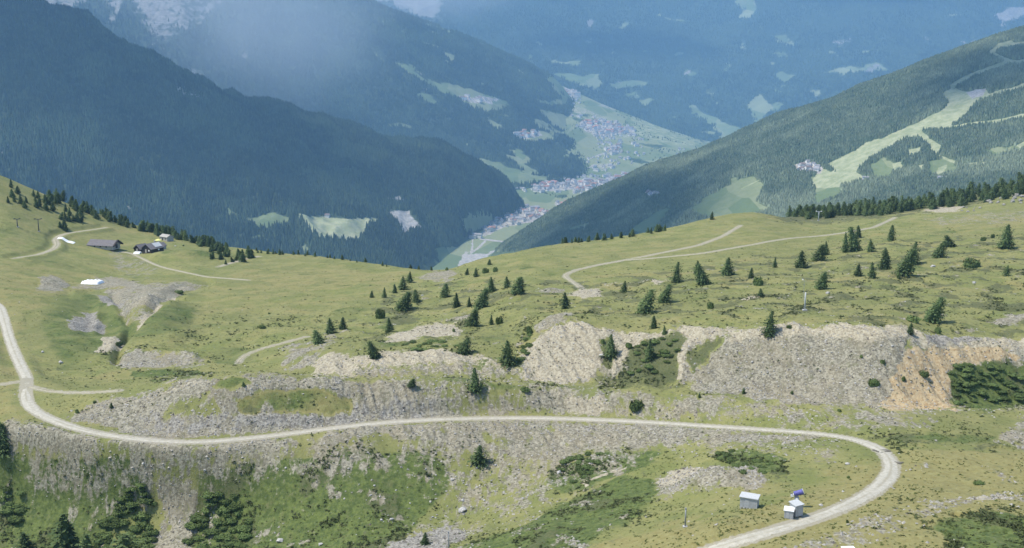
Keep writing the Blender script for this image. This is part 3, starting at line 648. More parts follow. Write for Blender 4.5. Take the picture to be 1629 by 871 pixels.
# background mountainside (D)
Dc = [[(E,None,9000,-1100),(R,None,9000,-1100)],[(E,None,10300,-890),(R,None,10300,-890)],
 [(E,150,11200),(900,150,11400),(1100,190,11200),(1200,200,11000),(1400,160,11200),(R,120,11200)],
 [(E,90,12500),(700,60,12600),(900,90,12600),(1200,105,12500),(1629,80,12400),(R,70,12400)],
 [(E,-20,14000),(700,-10,13800),(900,20,13900),(1200,10,13800),(1629,-20,13600),(R,-20,13600)],
 [(E,-300,16500),(300,-260,16500),(700,-160,16000),(900,-200,16500),(1300,-280,16800),(R,-330,16800)],
 [(E,None,19500,200),(R,None,19500,200)]]
Dp = [(0,.85,4,[(875,115),(905,112),(935,118),(955,115),(965,128),(945,142),(915,132),(890,128)]),(0,.85,4,[(968,130),(1000,125),(1028,128),(1022,140),(990,140),(972,138)]),
 (0,.9,4,[(1096,165),(1106,165),(1120,180),(1150,195),(1185,205),(1200,215),(1150,235),(1145,215),(1115,190),(1100,178)]),(0,.8,4,[(1188,165),(1215,150),(1230,175),(1215,190),(1200,205),(1195,185)]),
 (0,.7,3,[(1165,4),(1180,-5),(1205,-2),(1208,12),(1190,28),(1168,24),(1180,14)]),(0,.6,3,[(1225,55),(1245,55),(1272,70),(1262,75),(1235,65)]),(0,.55,3,[(1220,85),(1245,82),(1256,92),(1230,94)]),
 (1,.7,3,[(927,45),(938,28),(950,30),(940,42),(930,50)]),(0,.6,3,[(978,45),(995,38),(1010,42),(990,46)]),(0,.65,1.5,[2,(1048,24),(1060,30),(1090,34)]),(0,.5,3,[(1010,100),(1022,95),(1024,108)]),
 (0,.6,3,[(1085,115),(1110,112),(1118,122),(1100,124)]),(0,.5,3,[(1120,145),(1140,140),(1140,155)]),(0,.75,4,[(1300,115),(1330,105),(1370,105),(1395,98),(1420,112),(1390,115),(1350,118),(1345,125),(1335,115)]),
 (1,.6,3,[(1375,110),(1395,100),(1405,108),(1385,118)]),(0,.7,4,[(1225,120),(1245,112),(1266,120),(1255,132),(1238,130)]),(0,.6,4,[(1280,142),(1300,142),(1310,155),(1290,155)]),(1,.75,4,[(1582,25),(1600,14),(1635,5),(1700,0),(1700,20),(1640,25),(1600,35),(1600,48),(1590,40)]),
 (0,.6,2,[(1502,26),(1520,21),(1540,25),(1530,29)]),(0,.6,3,[(1222,170),(1232,160),(1250,165),(1240,180),(1228,178)]),(1,.75,16,[(560,-60),(730,-80),(700,20),(690,36),(650,24),(600,0)]),(1,.4,8,[(740,-10),(800,-20),(760,15)]),
 (0,.55,2,[(1145,110),(1160,108),(1155,115)]),(0,.5,2,[(870,85),(876,90),(872,96)]),(0,.55,3,[(985,148),(1015,142),(1020,155),(1000,160)]),(0,.5,4,[(1500,80),(1530,70),(1540,78),(1515,86)])]
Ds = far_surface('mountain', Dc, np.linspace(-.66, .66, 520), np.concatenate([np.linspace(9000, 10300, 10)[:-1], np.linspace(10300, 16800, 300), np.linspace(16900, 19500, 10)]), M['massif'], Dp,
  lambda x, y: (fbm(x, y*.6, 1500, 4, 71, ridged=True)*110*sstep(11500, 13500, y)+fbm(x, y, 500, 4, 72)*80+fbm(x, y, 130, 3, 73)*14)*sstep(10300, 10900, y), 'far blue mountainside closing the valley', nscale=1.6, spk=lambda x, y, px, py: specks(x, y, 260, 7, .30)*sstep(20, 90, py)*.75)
# valley floor and fan (F)
Fc = [[(E,None,2400,-905),(R,None,2400,-905)],[(E,None,4500,-886),(R,None,4500,-886)],[(E,None,6000,-876),(R,None,6000,-876)],
 [(E,None,7200,-872),(830,None,7200,-872),(960,290,7200),(1050,None,7200,-872),(R,None,7200,-872)],
 [(E,None,8200,-860),(800,None,8200,-860),(900,250,8000),(960,243,8250),(1050,252,8000),(1130,248,8100),(R,None,8200,-830)],
 [(E,None,9500,-850),(800,None,9500,-700),(880,160,9700),(920,172,9500),(960,192,9200),(1050,217,8900),(1130,238,8600),(1200,262,8500),(R,None,8700,-850)],
 [(E,None,10300,-850),(800,110,10500),(870,125,10400),(905,141,10300),(960,166,10000),(1050,203,9500),(1130,234,9050),(1180,254,8900),(R,None,9100,-880)],
 [(E,None,11500,-870),(R,None,11500,-900)],[(E,None,20000,-900),(R,None,20000,-900)]]
Fp = [(0,1,6,[(600,450),(740,350),(700,240),(800,100),(905,130),(1250,270),(1000,420)]),
 (3,.75,3,[(795,340),(825,328),(870,332),(890,345),(850,352),(800,362),(770,375),(755,380),(780,350)]),(3,.75,3,[(880,322),(930,318),(960,322),(945,335),(900,345)]),
 (3,.8,3,[(820,290),(870,284),(960,285),(1045,265),(1055,272),(1000,300),(960,312),(940,300),(870,304),(830,300)]),(3,.75,4,[(918,192),(950,188),(1010,205),(1010,212),(960,216),(930,210)]),
 (3,.5,4,[(985,300),(1050,262),(1062,268),(1000,308)]),(3,.45,5,[(885,160),(920,165),(1000,200),(1020,215),(960,225),(900,185)]),(3,.5,3,[(945,262),(975,255),(985,262),(955,272)]),
 (3,.6,3,[(960,232),(985,228),(988,244),(965,242)]),(3,.8,3,[(900,138),(915,140),(922,152),(900,162),(893,155)]),(3,.5,2,[(950,165),(975,165),(980,178),(955,172)]),
 (1,.9,1,[1.6,(752,378),(750,402),(772,384)]),(1,.9,1,[1.4,(765,380),(800,384),(806,388)]),(1,.8,1,[1.0,(895,288),(920,275),(945,262)]),(1,.8,1,[1.0,(936,253),(960,244),(990,240)]),(1,.9,1,[2.4,(1000,300),(1060,265)]),(1,.8,1,[1,(772,375),(800,352)]),
 (1,.9,3,[(722,428),(740,400),(775,402),(790,395),(770,415)]),(2,.5,6,[(1000,165),(1060,190),(1130,230),(1080,235),(1000,215)]),
 (-1,.8,3,[(1010,275),(1030,265),(1045,262),(1030,280)]),(-1,.75,3,[(938,298),(952,296),(960,302),(940,305)]),(-1,.7,2,[(888,309),(905,308),(905,314),(888,316)]),
 (-1,.7,2,[(905,185),(960,195),(960,200),(910,192)]),(-1,.7,2,[(900,175),(940,184),(935,188)]),(-1,.7,2,[(985,250),(1040,255),(1020,262)]),(-1,.6,2,[(1000,225),(1060,232),(1050,238)])]
Fs = far_surface('valley_floor', Fc, np.linspace(-.66, .66, 900), np.concatenate([np.linspace(2400, 4300, 10)[:-1], np.linspace(4300, 10400, 420), np.linspace(10500, 20000, 20)]), M['valley'], Fp,
  lambda x, y: (fbm(x, y, 200, 3, 81)*6+fbm(x, y, 60, 3, 82)*2.5)*sstep(7000, 8000, y), 'green valley floor with village fields', su=3, sy=1, warp=(6, 3))
# right larch ridge with pistes
Ec = [[(E,None,1900,-1400),(650,None,2300,-1450),(780,None,2500,-1100),(900,None,2400,-800),(1100,None,2200,-700),(1300,None,2000,-520),(1629,None,1900,-460),(R,None,1900,-420)],
 [(E,None,2500,-1500),(700,None,3200,-1350),(780,425,3900),(850,402,3700),(900,392,3550),(1000,378,3350),(1100,352,3150),(1200,334,3050),(1300,322,2950),(1400,304,2850),(1629,276,2700),(R,250,2600)],
 [(E,None,3300,-1500),(700,None,3900,-1200),(780,414,4150),(850,380,4000),(900,358,3900),(1000,325,3700),(1100,300,3550),(1200,265,3450),(1300,240,3400),(1400,210,3350),(1500,178,3300),(1629,140,3250),(R,60,3200)],
 [(E,None,4000,-1500),(700,None,4300,-1200),(780,406,4350),(850,362,4300),(900,330,4250),(1000,287,4200),(1100,245,4150),(1200,206,4100),(1280,175,4050),(1340,158,4000),(1400,134,3950),(1500,95,3900),(1560,75,3850),(1629,50,3800),(R,-60,3800)],
 [(E,None,5200,-1600),(R,None,5200,-900)]]
Ep = [(2,1.1,3,[(1312,264),(1345,246),(1374,229),(1416,215),(1450,198),(1495,176),(1508,165),(1497,150),(1500,142),(1520,140),(1540,148),(1567,141),(1572,150),(1629,132),(1700,115),(1700,125),(1629,140),(1588,152),(1550,165),(1545,172),(1525,190),(1500,205),(1470,208),(1478,220),(1497,232),(1494,248),(1480,240),(1462,222),(1440,220),(1405,240),(1385,250),(1360,275),(1380,285),(1370,290),(1340,280)]),
 (2,1,1.2,[3.4,(1500,205),(1540,198),(1595,192),(1640,182)]),(2,1,1.2,[4.2,(1512,138),(1545,120),(1580,108),(1605,98),(1575,84),(1590,72),(1610,68)]),(2,1,1.2,[4.5,(1600,98),(1618,100),(1660,92)]),(2,.9,1,[4.0,(1590,75),(1629,69),(1680,62)]),
 (1,.9,2,[(1535,148),(1568,140),(1562,152),(1548,156)]),(2,.9,1,[1.2,(1375,225),(1402,246)]),(2,1,2,[(1300,270),(1345,275),(1385,285),(1360,290),(1320,300),(1290,300)]),(0,.9,3,[(1290,280),(1330,285),(1340,310),(1300,330)]),
 (0,.95,3,[(1150,300),(1175,285),(1200,280),(1215,295),(1200,320),(1230,330),(1190,345),(1150,350),(1110,345),(1095,330),(1130,315)]),(0,.95,2,[(1160,285),(1170,282),(1172,300),(1160,305)]),
 (0,.9,2,[(1000,372),(1020,352),(1060,330),(1070,332),(1045,355),(1025,375)]),(2,.85,1.2,[1.6,(982,330),(1010,318),(1050,308)]),(3,.8,2,[(1020,308),(1040,302),(1052,306),(1030,312)]),(2,.8,1,[1.2,(932,350),(925,375)]),
 (3,.9,2,[(1262,262),(1285,255),(1310,268),(1305,276),(1270,275)]),(2,.9,1,[1.2,(1209,268),(1240,258),(1265,262)]),(2,.8,1,[1.2,(1209,285),(1180,300)]),
 (2,.9,1.5,[(1420,260),(1435,258),(1440,270),(1425,275)]),(2,.9,1.5,[(1455,262),(1468,262),(1465,275)]),(2,.9,1.5,[(1490,265),(1505,262),(1500,280),(1488,280)]),(2,.8,1.5,[(1612,230),(1629,222),(1629,240)]),(2,.8,1,[1.2,(1180,258),(1209,262)]),
 (0,.8,4,[(1380,262),(1405,250),(1430,262),(1415,285),(1390,282)]),(2,.8,3,[(1440,238),(1462,232),(1460,246),(1444,250)]),(2,.9,1,[2.5,(1494,248),(1530,262),(1580,258)]),(0,.7,4,[(1470,255),(1510,250),(1530,275),(1480,282)]),(0,.6,3,[(1560,240),(1620,225),(1625,240),(1580,250)]),(0,.7,3,[(1110,318),(1140,305),(1150,325),(1120,332)]),(0,.7,2,[(900,362),(940,352),(930,362),(905,370)]),(2,.7,1,[1.5,(1209,283),(1240,292),(1290,290)])]
Es = far_surface('hill', Ec, np.linspace(-.12, .66, 620), np.concatenate([np.linspace(1900, 2600, 30)[:-1], np.linspace(2600, 4400, 420), np.linspace(4430, 5200, 12)]), M['sunny'], Ep,
  lambda x, y: (fbm(x*.8-y*.3, y*.5, 420, 4, 91, ridged=True)*26+fbm(x, y, 110, 3, 92)*7)*sstep(2000, 2800, y), 'larch covered ridge with ski runs right of the valley', warp=(5, 3), nscale=.5)
# ------------------------------------------------------------------ FAR FORESTS (stuff: instanced conifers)
def forest(name, S, n, ylim, ulim, smin, smax, mat, label, wmax=.45, pxlim=None, sm=None, width=.26, dens=None):
    u = RNG.uniform(*ulim, n); y = np.sqrt(RNG.uniform(ylim[0]**2, ylim[1]**2, n)); x = u*y
    z = S.h(x, y); px, py = proj(x, y, z)
    A = aat(S, x, y).max(0); nz = fbm(x, y, 160, 3, 33)
    ok = (z > -893 if S is Fs else z > -868)*(A+RNG.normal(0, .07, n) < wmax) & (px > -90) & (px < 1720) & (py < 470) & (py > -25)
    if pxlim is not None: ok &= pxlim(px, py)
    if dens is not None: ok &= RNG.uniform(0, 1, n) < dens(x, y, px, py)
    x, y, z = x[ok], y[ok], z[ok]; k = len(x)
    me = bpy.data.meshes.new(name); me.vertices.add(k); me.vertices.foreach_set('co', np.stack([x, y, z-1.0], -1).astype(np.float32).ravel())
    a = me.attributes.new('sz', 'FLOAT', 'POINT'); a.data.foreach_set('value', (RNG.uniform(smin, smax, k)*(1+.25*nz[ok])).astype(np.float32))
    o = link(name, me, None); tag(o, label, 'forest', kind='stuff')
    ng = bpy.data.node_groups.new(name, 'GeometryNodeTree'); ng.interface.new_socket('Geometry', in_out='INPUT', socket_type='NodeSocketGeometry'); ng.interface.new_socket('Geometry', in_out='OUTPUT', socket_type='NodeSocketGeometry')
    N = ng.nodes; L = ng.links; gi = N.new('NodeGroupInput'); go = N.new('NodeGroupOutput')
    c = N.new('GeometryNodeMeshCone'); c.inputs['Vertices'].default_value = 6; c.inputs['Side Segments'].default_value = 2; c.inputs['Radius Top'].default_value = .03; c.inputs['Radius Bottom'].default_value = width; c.inputs['Depth'].default_value = 1.0
    iop = N.new('GeometryNodeInstanceOnPoints'); at = N.new('GeometryNodeInputNamedAttribute'); at.data_type = 'FLOAT'; at.inputs[0].default_value = 'sz'
    rr = N.new('FunctionNodeRandomValue'); rr.data_type = 'FLOAT_VECTOR'; rr.inputs[0].default_value = (-.06, -.06, 0); rr.inputs[1].default_value = (.06, .06, 6.28)
    sm_ = N.new('GeometryNodeSetMaterial'); sm_.inputs['Material'].default_value = mat
    sc2 = N.new('FunctionNodeRandomValue'); sc2.data_type = 'FLOAT_VECTOR'; sc2.inputs[0].default_value = (.7, .7, .8); sc2.inputs[1].default_value = (1.3, 1.3, 1.15); sc2.inputs['Seed'].default_value = 5
    vm = N.new('ShaderNodeVectorMath'); vm.operation = 'SCALE'
    L.new(sc2.outputs[0], vm.inputs[0]); L.new(at.outputs[0], vm.inputs['Scale'])
    L.new(gi.outputs[0], iop.inputs['Points']); L.new(c.outputs[0], sm_.inputs[0]); L.new(sm_.outputs[0], iop.inputs['Instance']); L.new(rr.outputs[0], iop.inputs['Rotation']); L.new(vm.outputs[0], iop.inputs['Scale'])
    L.new(iop.outputs[0], go.inputs[0])
    md = o.modifiers.new('forest', 'NODES'); md.node_group = ng
    print(name, k)
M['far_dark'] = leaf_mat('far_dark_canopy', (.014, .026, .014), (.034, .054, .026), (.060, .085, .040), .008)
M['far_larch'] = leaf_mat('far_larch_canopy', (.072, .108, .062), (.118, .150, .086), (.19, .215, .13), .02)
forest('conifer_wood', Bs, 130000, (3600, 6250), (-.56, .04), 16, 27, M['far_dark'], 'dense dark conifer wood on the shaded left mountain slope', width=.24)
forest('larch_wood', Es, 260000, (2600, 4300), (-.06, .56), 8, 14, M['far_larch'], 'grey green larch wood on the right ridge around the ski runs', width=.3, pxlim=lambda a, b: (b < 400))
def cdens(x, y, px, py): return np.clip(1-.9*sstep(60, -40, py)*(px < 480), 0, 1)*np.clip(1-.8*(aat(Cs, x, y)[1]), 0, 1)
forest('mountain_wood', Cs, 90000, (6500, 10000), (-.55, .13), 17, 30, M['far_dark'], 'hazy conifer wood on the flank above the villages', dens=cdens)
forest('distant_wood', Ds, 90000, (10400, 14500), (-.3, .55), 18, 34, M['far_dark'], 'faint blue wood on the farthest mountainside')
# wooded clumps on the fan
def fdens(x, y, px, py): return (fbm(x, y, 300, 3, 44) > .16)*.5+(polyw(px, py, [(1010,275),(1030,265),(1045,262),(1030,280)], 3)+polyw(px, py, [(930,180),(1000,200),(900,200)], 3))*.5
forest('copse_cover', Fs, 9000, (5200, 10300), (.0, .22), 8, 15, M['far_dark'], 'dark copses and hedgerows scattered over the valley fields', wmax=3, dens=fdens, width=.4)
#@@PART2@@
# ------------------------------------------------------------------ plants: prototypes
def conifer_meshes(seed, R, p=.85, whorls=26, per=11, seg=4, q=.055, top=.99, base=.04, ragged=.3):
    r = np.random.default_rng(seed); V = []; Fc = []
    lean = r.normal(0, .012, 2)
    def quad(c, d, s, up):
        a = np.cross(d, up); n = np.linalg.norm(a); a = a/n if n > 1e-4 else np.array([1., 0, 0])
        b = len(V); e = d*s; f = a*s*.62
        V.extend([c-e, c+f+up*s*.15, c+e*1.25-up*s*.3, c-f-up*s*.15]); Fc.append((b, b+1, b+2, b+3))
    prof = lambda h: R*max(.03, (1-h)**p)*(1 if h > .18 else .72+.28*h/.18)
    side = 1+.18*np.sin(np.arange(7)+r.uniform(0, 6))
    for k in range(whorls):
        h = base+(top-base)*(k+r.uniform(-.35, .35))/whorls; rad = prof(h); m = max(4, int(per*(.45+.75*(1-h))))
        for j in range(m):
            th = math.tau*(j+r.uniform(-.4, .4))/m+k*2.4; L = rad*(1+r.normal(0, ragged))*side[int(th*1.1) % 7]
            L = max(L, rad*.35); dr = np.array([math.cos(th), math.sin(th), -.25+.5*h])
            for s in range(seg):
                f = (s+.7)/seg; c = np.array([lean[0]*h*8, lean[1]*h*8, h])+dr*L*f*np.array([1, 1, .55])+r.normal(0, .008, 3)
                d = dr+r.normal(0, .45, 3); d /= np.linalg.norm(d)
                quad(c, d, q*(.65+.6*r.random())*(.55+.6*(1-h)), r.normal(0, 1, 3)*.35+np.array([0, 0, 1]))
    nb = len(V); ns = 8                                  # ragged inner mass of needles
    for k in range(9):
        h = base+.05+(top-.1-base)*k/8
        for j in range(ns):
            th = math.tau*j/ns; rr = prof(h)*.55*(1+r.normal(0, .2)); V.append(np.array([rr*math.cos(th)+lean[0]*h*8, rr*math.sin(th)+lean[1]*h*8, h]))
    for k in range(8):
        for j in range(ns): Fc.append((nb+k*ns+j, nb+k*ns+(j+1) % ns, nb+(k+1)*ns+(j+1) % ns, nb+(k+1)*ns+j))
    cm = fastmesh('crown', np.array(V), np.array(Fc), smooth=False)
    t = MB(); pts = [(lean[0]*h*8, lean[1]*h*8, h) for h in (-.04, .1, .3, .6, .93)]; t.tube(pts, [.028, .022, .018, .010, .003], n=7)
    for k in range(10):
        h = .1+.08*k; th = k*2.4; t.tube([(lean[0]*h*8, lean[1]*h*8, h), (math.cos(th)*prof(h)*.7, math.sin(th)*prof(h)*.7, h-.01)], [.006, .002], n=4)
    return cm, t.mesh('trunk')
def bush_meshes(seed, q=.10, n=420, flat=.6):
    r = np.random.default_rng(seed); V = []; Fc = []
    lobes = [(r.uniform(-.28, .28), r.uniform(-.22, .22), r.uniform(.05, .25), r.uniform(.22, .36)) for _ in range(6)]
    for k in range(n):
        lx, ly, lz, lr = lobes[k % 6]; d = r.normal(0, 1, 3); d[2] = abs(d[2])*.9; d /= np.linalg.norm(d)
        c = np.array([lx, ly, lz*flat])+d*lr*np.array([1, 1, flat*1.5])*r.uniform(.65, 1.05)
        a = r.normal(0, 1, 3); a /= np.linalg.norm(a); e = np.cross(a, d); e /= np.linalg.norm(e)+1e-6; s = q*r.uniform(.5, 1)
        b = len(V); V.extend([c-a*s, c+e*s*.6, c+a*s+d*s*.4, c-e*s*.6]); Fc.append((b, b+1, b+2, b+3))
    for lx, ly, lz, lr in lobes:
        b = len(V)
        for i in range(5):
            for j in range(7):
                ph = i/4*1.5; th = math.tau*j/7; rr = lr*.78*(1+r.normal(0, .1)); V.append(np.array([lx+rr*math.cos(ph)*math.cos(th), ly+rr*math.cos(ph)*math.sin(th), lz*flat*.6+rr*math.sin(ph)*flat*1.4-.06*(i == 0)]))
        for i in range(4):
            for j in range(7): Fc.append((b+i*7+j, b+i*7+(j+1) % 7, b+(i+1)*7+(j+1) % 7, b+(i+1)*7+j))
    t = MB()
    for k in range(4):
        th = k*1.6; t.tube([(0, 0, -.08), (math.cos(th)*.15, math.sin(th)*.15, .12), (math.cos(th)*.3, math.sin(th)*.3, .25)], [.03, .02, .008], n=5)
    return fastmesh('foliage', np.array(V), np.array(Fc), smooth=False), t.mesh('stem')
CON = [conifer_meshes(1, .30, .62, 30, 14), conifer_meshes(2, .28, .72, 28, 13, ragged=.4), conifer_meshes(3, .34, .48, 28, 15, ragged=.25), conifer_meshes(4, .25, .75, 28, 11, ragged=.4), conifer_meshes(5, .30, .58, 26, 11, ragged=.5)]
BUSH = [bush_meshes(21), bush_meshes(22), bush_meshes(23)]
for cset, mat in ((CON, 'needle_dark'), (BUSH, 'mugo')):
    for cm, tm in cset: cm.materials.append(M[mat]); tm.materials.append(M['bark'])
PALE = []
for cm, tm in CON: c2 = cm.copy(); c2.materials[0] = M['needle_pale']; PALE.append((c2, tm))
def plant(pos, hm, wm, sty, label, cat='tree', group=None, sink=.0):
    k = random.randrange(100)
    if sty == 's': (a, b), names, nm = BUSH[k % 3], ('foliage', 'stem'), 'dwarf_pine_bush'
    elif sty == 'p': (a, b), names, nm = PALE[(1, 4, 2)[k % 3]], ('crown', 'trunk'), 'larch_tree'
    elif sty == 'n': (a, b), names, nm = CON[(3, 1, 0)[k % 3]], ('crown', 'trunk'), 'spruce_tree'
    elif sty == 'r': (a, b), names, nm = CON[2], ('crown', 'trunk'), 'pine_tree'
    else: (a, b), names, nm = CON[(0, 2, 4, 2)[k % 4]], ('crown', 'trunk'), 'spruce_tree'
    R_ = {'s': .55}.get(sty, .30)
    e = empty(nm, (pos[0], pos[1], pos[2]-sink), random.uniform(0, 6.28), label=label, cat=cat, group=group)
    s = wm/2/R_*(.92 if sty != 's' else .95)
    e.scale = (s, s, hm*1.02 if sty != 's' else hm*1.9)
    for me_, n_ in ((a, names[0]), (b, names[1])):
        o = bpy.data.objects.new(n_, me_); COL.objects.link(o); o.parent = e
    return e
ORD = ['first', 'second', 'third', 'fourth', 'fifth', 'sixth', 'seventh', 'eighth', 'ninth', 'tenth', 'eleventh', 'twelfth', 'thirteenth', 'fourteenth', 'fifteenth', 'sixteenth']
zones = {
 'on the slope above the big gravel cliff': [(1437,438,45,28,'d','broadest and biggest conical spruce'),(1452,418,34,22,'p'),(1409,428,34,22,'d'),(1388,442,26,17,'n'),(1364,438,19,14,'n'),(1306,459,29,20,'r','squat round-topped pine standing alone'),(1481,512,42,29,'r','thick dark round-topped pine near the cliff edge'),(1601,438,17,14,'p'),(1430,443,10,9,'s')],
 'in the upper row below the ridge track': [(1273,426,29,20,'d'),(1302,414,28,22,'p'),(1314,405,22,12,'n'),(1345,401,33,14,'n'),(1361,400,40,22,'d'),(1366,378,20,12,'n'),(1385,400,20,17,'p'),(1417,382,24,13,'d'),(1233,425,17,10,'n')],
 'on the tan slope at the upper right': [(1492,409,26,21,'d'),(1513,392,18,18,'r'),(1547,425,18,30,'s'),(1600,395,38,29,'d'),(1564,383,9,10,'s'),(1578,378,8,8,'s')],
 'along the top of the big gravel cliff': [(1452,512,14,26,'s'),(1222,533,40,25,'d'),(1447,531,18,13,'n'),(1491,530,14,15,'s'),(1041,522,21,13,'n'),(1057,532,14,10,'n'),(1255,522,8,10,'s')],
 'on the meadow below the pale path': [(1075,449,33,20,'d'),(1109,435,22,14,'p'),(1120,452,33,24,'d'),(1157,438,30,22,'d'),(1194,442,17,10,'n'),(1206,454,19,21,'s'),(1055,480,29,21,'r'),(1024,497,38,28,'p'),(993,464,18,15,'p'),(1130,491,15,14,'s'),(1210,470,12,12,'n'),(900,490,26,18,'n'),(960,545,8,8,'s')],
 'growing on the face of the pale cut': [(972,568,36,25,'p'),(1034,571,32,22,'n'),(843,531,16,14,'s'),(1000,552,10,14,'s'),(808,578,40,29,'p')],
 'on the knoll right of the saddle': [(824,466,29,24,'r'),(807,457,18,15,'p'),(782,463,24,16,'n'),(764,490,34,23,'d'),(747,487,16,10,'n'),(727,488,24,17,'n'),(707,473,21,18,'d'),(757,440,15,11,'n'),(743,437,11,9,'n'),(778,421,9,8,'n'),(773,434,10,13,'s'),(787,432,10,13,'s'),(711,430,7,7,'s')],
 'around the oval patch of bare earth': [(751,518,30,22,'r'),(782,516,17,10,'n'),(793,515,15,14,'s'),(736,563,26,23,'r'),(722,527,7,6,'s')],
 'in the diagonal row left of the knoll': [(652,449,18,14,'p'),(641,460,21,19,'p'),(629,466,15,9,'n'),(612,473,17,9,'p'),(591,473,11,8,'n'),(640,492,30,26,'r'),(662,481,20,14,'p'),(606,506,19,19,'s'),(620,528,24,18,'p'),(598,569,28,20,'d'),(545,523,20,14,'d'),(526,530,25,20,'p'),(508,547,22,20,'p')],
 'on the bench just above the gravel road': [(756,623,38,26,'d','ragged conical spruce standing alone'),(654,614,14,14,'r'),(388,614,8,8,'n'),(178,648,9,8,'n'),(123,656,8,9,'s'),(150,641,5,7,'s'),(1113,632,9,6,'n'),(1183,626,10,7,'n'),(1010,650,20,30,'s'),(835,622,9,20,'s')],
}
for zn, L in zones.items():
    L = sorted(L, key=lambda t: t[0]); cnt = {}
    kinds = {'d': 'dark conical spruce', 'n': 'slim young spruce', 'r': 'round-topped pine', 'p': 'pale feathery larch', 's': 'low pine bush'}
    tot = {k: sum(1 for t in L if t[4] == k and len(t) < 6) for k in kinds}
    for t in L:
        px, py, h, w_, s = t[:5]
        c = FG.hit(px, py, 120)
        if c is None: print('miss', t); continue
        k = depth(c)/F
        if len(t) > 5: lab = t[5]+' '+zn
        else:
            i = cnt.get(s, 0); cnt[s] = i+1
            lab = (kinds[s] if tot[s] == 1 else ORD[i]+' '+kinds[s]+' from the left')+' '+zn
        plant(c, h*k, w_*k, s, lab, 'bush' if s == 's' else 'tree', 'bushes '+zn if s == 's' else 'trees '+zn)
# bottom left trees, left edge tree and bushes
bl = [(6,722,48,34,'d','dark spruce cut by the left edge of the picture below the road'),(112,882,72,60,'n','tall spruce in the bottom left corner with its tip above the bushes'),(45,893,50,44,'n','spruce tip at the bottom edge near the left corner'),
      (192,893,50,62,'p','feathery larch at the bottom edge among dwarf pines'),(140,900,60,50,'p','larch between the corner spruce and the dwarf pines'),(760,735,30,30,'d','small dark spruce on the stony slope under the middle of the road'),
      (676,866,20,18,'n','little spruce beside the pale scree patch at the bottom edge'),(1003,660,4,4,'s','tiny green bush at the road edge in the middle')]
for px, py, h, w_, s, lab in bl:
    c = FG.hit(px, min(py, 870), 120) if py <= 870 else FG.hit(px, py, 60)
    if c is None: print('miss', lab); continue
    k = depth(c)/F; plant(c, h*k, w_*k, s, lab, 'tree' if s != 's' else 'bush')
def scatter_poly(P, n, mind=0):
    P = np.array(P, float); out = []; tries = 0; n = int(n)
    while len(out) < n and tries < n*60:
        tries += 1; x = RNG.uniform(P[:, 0].min(), P[:, 0].max()); y = RNG.uniform(P[:, 1].min(), P[:, 1].max())
        if polyw(np.array([x]), np.array([y]), P, .01)[0] > .5 and all((x-a)**2+((y-b)*1.4)**2 > mind**2 for a, b in out): out.append((x, y))
    return out
bushz = [([(200,790),(215,770),(245,800),(248,870),(205,880),(150,878),(160,840)], 22, 11, 17, 26, 'dark dwarf pine bush in the thicket beside the gravel gully'),
         ([(190,785),(225,765),(235,785),(210,810),(185,815)], 7, 9, 14, 22, 'dark dwarf pine bush at the top of the gully thicket'),
         ([(300,840),(330,790),(350,770),(375,790),(400,830),(400,878),(295,878)], 22, 12, 15, 26, 'green dwarf pine bush in the thicket right of the gravel gully'),
         ([(0,770),(45,780),(40,830),(0,850)], 7, 14, 15, 26, 'dwarf pine bush at the left edge below the talus'),
         ([(1510,580),(1545,575),(1625,590),(1640,630),(1560,652),(1520,650)], 26, 11, 9, 22, 'dark green bush in the thicket under the ochre cut'),
         ([(1130,722),(1170,716),(1240,735),(1240,752),(1180,752)], 8, 13, 8, 18, 'bright green bush in the lush hollow under the road'),
         ([(640,545),(720,540),(728,550),(660,562)], 7, 13, 7, 18, 'low juniper bush below the bare earth patch'),
         ([(800,560),(850,530),(850,560),(830,575)], 5, 10, 10, 18, 'low bush beside the pale cut'),
         ([(1010,545),(1085,535),(1060,600),(990,600)], 12, 12, 9, 17, 'low bush growing on the gravel cut face'),
         ([(890,730),(960,712),(955,745),(900,780)], 10, 14, 9, 20, 'low green bush on the slope above the gully path')]
for P, n, md, h, w_, lab in bushz:
    for px, py in sorted(scatter_poly(P, n*1.7, md*.72), key=lambda q: q[1]):
        c = FG.hit(px, py, 60)
        if c is None: continue
        k = depth(c)/F; f = RNG.uniform(.7, 1.15); plant(c, h*k*f*.55, w_*k*f*RNG.uniform(.9, 1.3), 's', lab, 'bush', lab)
singles = [(418,522,7,15,'lone dark shrub on the bright meadow left of the knoll'),(428,499,3,5,'tiny dark tuft above the lone meadow shrub'),(285,466,7,16,'dark shrub on the crest right of the grey hollow'),(188,550,9,14,'dark shrub beside the pale earth bank on the left'),
           (292,391,3,4,'tiny dark bush right of the farmhouse'),(1350,760,4,8,'small tuft inside the road bend'),(1348,831,6,6,'dark little shrub below the road near the bend'),(1555,770,9,22,'flat dark shrub patch right of the road bend'),
           (1405,578,8,10,'small dark bush on the grey gravel cliff face'),(1388,612,15,22,'dark bush low on the grey gravel cliff'),(1438,605,10,9,'slim dark bush where grey gravel meets ochre earth'),(1470,598,12,18,'dark bush on the ochre earth'),(1260,626,6,7,'tiny bush at the foot of the gravel cliff'),
           (1370,568,6,7,'tiny bush at mid height of the gravel cliff'),(1335,654,5,8,'tiny bush on the apron under the gravel cliff')]
for px, py, h, w_, lab in singles:
    c = FG.hit(px, py, 120); k = depth(c)/F; plant(c, h*k, w_*k, 's', lab, 'bush')
